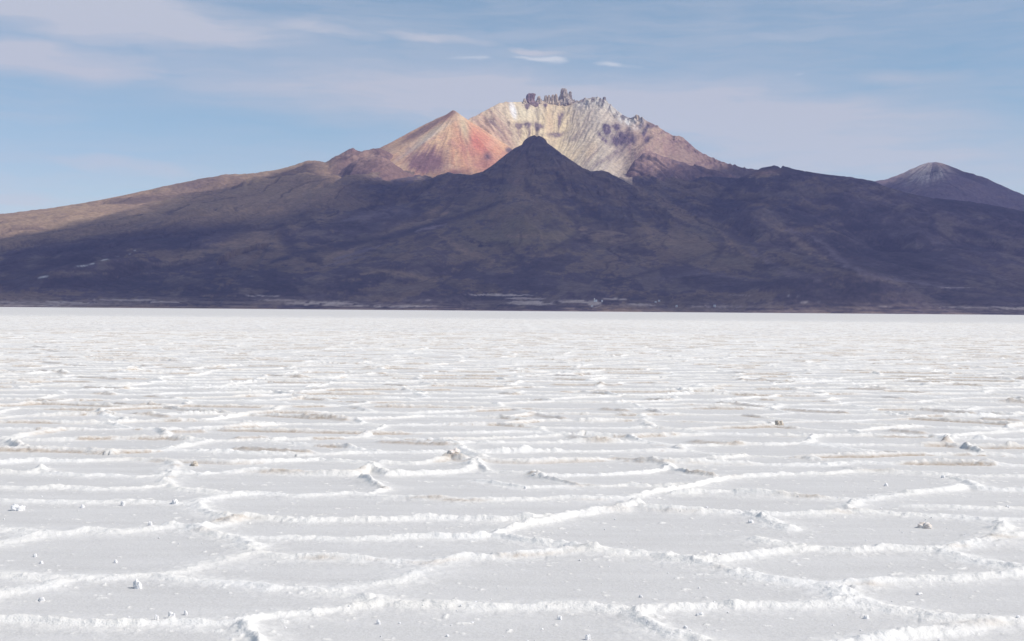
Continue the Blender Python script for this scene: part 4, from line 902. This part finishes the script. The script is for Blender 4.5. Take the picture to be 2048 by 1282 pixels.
def tower(u0, u1, vtop, vbase, mat, lab, seed, taper=.7, prongs=1, cat='rock tower'):
    from mathutils import noise
    uc_ = (u0 + u1) / 2; Yk = float(rimY(np.array([UE(uc_, 200)[0]]))[0]) - 25
    k = Yk / F
    W = (u1 - u0) * k; a, t = ray(uc_, vbase); at_, tt = ray(uc_, vtop)
    zb = t * Yk + EYE; Ht = tt * Yk + EYE - zb
    bm = bmesh.new(); r = random.Random(seed)
    n_s, n_r = 28, 16
    for pgi in range(prongs):
        fx = 0 if prongs == 1 else (pgi / (prongs - 1) - .5)
        cx = fx * W * (1 - 1 / prongs) ; ww = W * (1 if prongs == 1 else 1.35 / prongs); hh = Ht * (1 if prongs == 1 else r.uniform(.35, 1.0))
        rings = []
        base = -Ht * .5 - 14
        for i in range(n_r + 1):
            s = i / n_r; z = base + (hh - base) * (1 - (1 - s) ** 1.4)
            sa = max(z, 0) / hh
            rad = (1 - (1 - taper) * sa + .45 * math.exp(-sa * 5) + (.3 if z < 0 else 0)) * (1 if s < .8 else math.sqrt(max(1 - ((s - .8) / .2) ** 2, 0.02)) * .85 + .15)
            ring = []
            for j in range(n_s):
                th_ = 2 * math.pi * j / n_s
                d = Vector((math.cos(th_), math.sin(th_), 0))
                nn = noise.fractal(Vector((d.x * 1.7, d.y * 1.7, z / 45)) + Vector((seed * 7.1 + pgi, 0, 0)), 1, 2, 4)
                nz = noise.cell(Vector((d.x * 2.4, d.y * 2.4, z / 34 + seed)))
                rr_ = rad * (1 + .35 * nn + .18 * (nz - .5))
                ring.append(bm.verts.new((cx + d.x * rr_ * ww / 2, d.y * rr_ * ww * .42, z + 5 * nn * s)))
            rings.append(ring)
        for i in range(n_r):
            for j in range(n_s):
                bm.faces.new((rings[i][j], rings[i][(j + 1) % n_s], rings[i + 1][(j + 1) % n_s], rings[i + 1][j]))
        bm.faces.new(rings[-1])
    me = bpy.data.meshes.new('rock_tower'); bm.to_mesh(me); bm.free()
    o = link('rock_tower', me, mat); o.location = (a * Yk, Yk, zb)
    return tag(o, lab, cat, 'rock towers along the summit rim')
tower(1118, 1138, 177, 203, M_R1, 'tallest grey brown rock tower at the very top of the summit rim', 1, .62)
tower(1136, 1145, 183, 204, M_R1, 'narrower shoulder tower joined to the right of the tallest one', 2, .6)
tower(1053, 1070, 187, 206, M_R2, 'square purple rock block at the left end of the summit crags', 3, .98)
tower(1072, 1084, 192, 206, M_R3, 'pointed tan rock between the purple block and the jagged teeth', 4, .35)
tower(1088, 1116, 187, 206, M_R3, 'row of jagged tan teeth left of the tallest tower', 5, .5, 4)
tower(1045, 1053, 197, 206, M_R3, 'small tan pinnacle left of the purple block', 6, .4)
tower(1145, 1156, 194, 206, M_R1, 'low broken grey rock right of the tallest tower', 7, .5, 2)
tower(1160, 1180, 195, 204, M_R3, 'low tan crag with three teeth on the right half of the rim', 8, .45, 3)
tower(1184, 1212, 193, 203, M_R1, 'dark jagged crag with four teeth at the right shoulder of the rim', 9, .45, 4)
tower(1268, 1280, 230, 240, M_R3, 'rounded tan knob where the rim begins to drop to the right', 10, .6)

# ------------------------------------------------------------------ village houses on the far shore
def box(bm, x0, x1, y0, y1, z0, z1):
    vs = [bm.verts.new(p) for p in ((x0, y0, z0), (x1, y0, z0), (x1, y1, z0), (x0, y1, z0), (x0, y0, z1), (x1, y0, z1), (x1, y1, z1), (x0, y1, z1))]
    for f in ((3, 2, 1, 0), (4, 5, 6, 7), (0, 1, 5, 4), (1, 2, 6, 5), (2, 3, 7, 6), (3, 0, 4, 7)): bm.faces.new([vs[i] for i in f])
def simple(name, c, rough=.8):
    m, q = material(name)
    n = q.n('ShaderNodeTexNoise', i_Vector=q.n('ShaderNodeNewGeometry').outputs['Position'], i_Scale=.8, i_Detail=4.0).outputs['Fac']
    bs = q.n('ShaderNodeBsdfPrincipled', i_Roughness=rough, i_Base_Color=q.mix(n, tuple(x * .85 for x in c), c))
    q.nt.links.new(bs.outputs[0], q.n('ShaderNodeOutputMaterial').inputs[0]); return m
M_H, M_RF, M_D = simple('white_plaster', (.8, .78, .74)), simple('tin_roof', (.5, .5, .52), .5), simple('dark_wood', (.06, .05, .05))
def house(u, v, w_, h_, lab, tall=False):
    p = surf(u, v) or Vector((ray(u, v)[0] * 5400, 5400, 2))
    root = bpy.data.objects.new('church' if tall else 'house', None); col.objects.link(root)
    root.location = (p.x, p.y - 4, float(p.z)); tag(root, lab, 'church' if tall else 'house', None if tall else 'white houses of the village on the far shore')
    bm = bmesh.new(); box(bm, -w_ / 2, w_ / 2, -3, 3, -5, h_); me = bpy.data.meshes.new('wall'); bm.to_mesh(me); bm.free(); link('wall', me, M_H, root)
    bm = bmesh.new()
    vs = [bm.verts.new(q_) for q_ in ((-w_ / 2 - .3, -3.4, h_ - .1), (w_ / 2 + .3, -3.4, h_ - .1), (w_ / 2 + .3, 3.4, h_ - .1), (-w_ / 2 - .3, 3.4, h_ - .1), (-w_ / 2 - .3, 0, h_ + 1.6), (w_ / 2 + .3, 0, h_ + 1.6))]
    for f in ((0, 1, 5, 4), (2, 3, 4, 5), (1, 2, 5), (3, 0, 4), (3, 2, 1, 0)): bm.faces.new([vs[i] for i in f])
    me = bpy.data.meshes.new('roof'); bm.to_mesh(me); bm.free(); link('roof', me, M_RF, root)
    bm = bmesh.new(); box(bm, -.5, .5, -3.05, -2.9, 0, 2.1); me = bpy.data.meshes.new('door'); bm.to_mesh(me); bm.free(); link('door', me, M_D, root)
    if tall:
        bm = bmesh.new(); box(bm, -w_ / 2 - 4, -w_ / 2 - .05, -2, 2, -5, h_ + 7); me = bpy.data.meshes.new('tower'); bm.to_mesh(me); bm.free(); link('tower', me, M_H, root)
house(1192, 605, 8, 5, 'white church with a square tower above the central pale fields', True)
house(1184, 614, 7, 4, 'white house standing below the church at the edge of the salt')
house(1204, 605, 6, 4, 'white house just right of the church')
house(1311, 606, 6, 4, 'left one of the pair of white houses right of the church')
house(1318, 603, 7, 4.5, 'right and higher one of the pair of white houses right of the church')
house(1353, 615, 7, 4.5, 'lone white house at the shoreline halfway between the pair and the last house')
house(1429, 615, 8, 5, 'rightmost white house, alone at the shoreline')

# ------------------------------------------------------------------ render settings
scene.view_settings.view_transform = 'Standard'; scene.view_settings.look = 'None'
scene.view_settings.exposure = 0.0; scene.view_settings.gamma = 1
scene.cycles.use_denoising = True
scene.cycles.volume_bounces = 1
scene.cycles.max_bounces = 6
scene.cycles.diffuse_bounces = 3
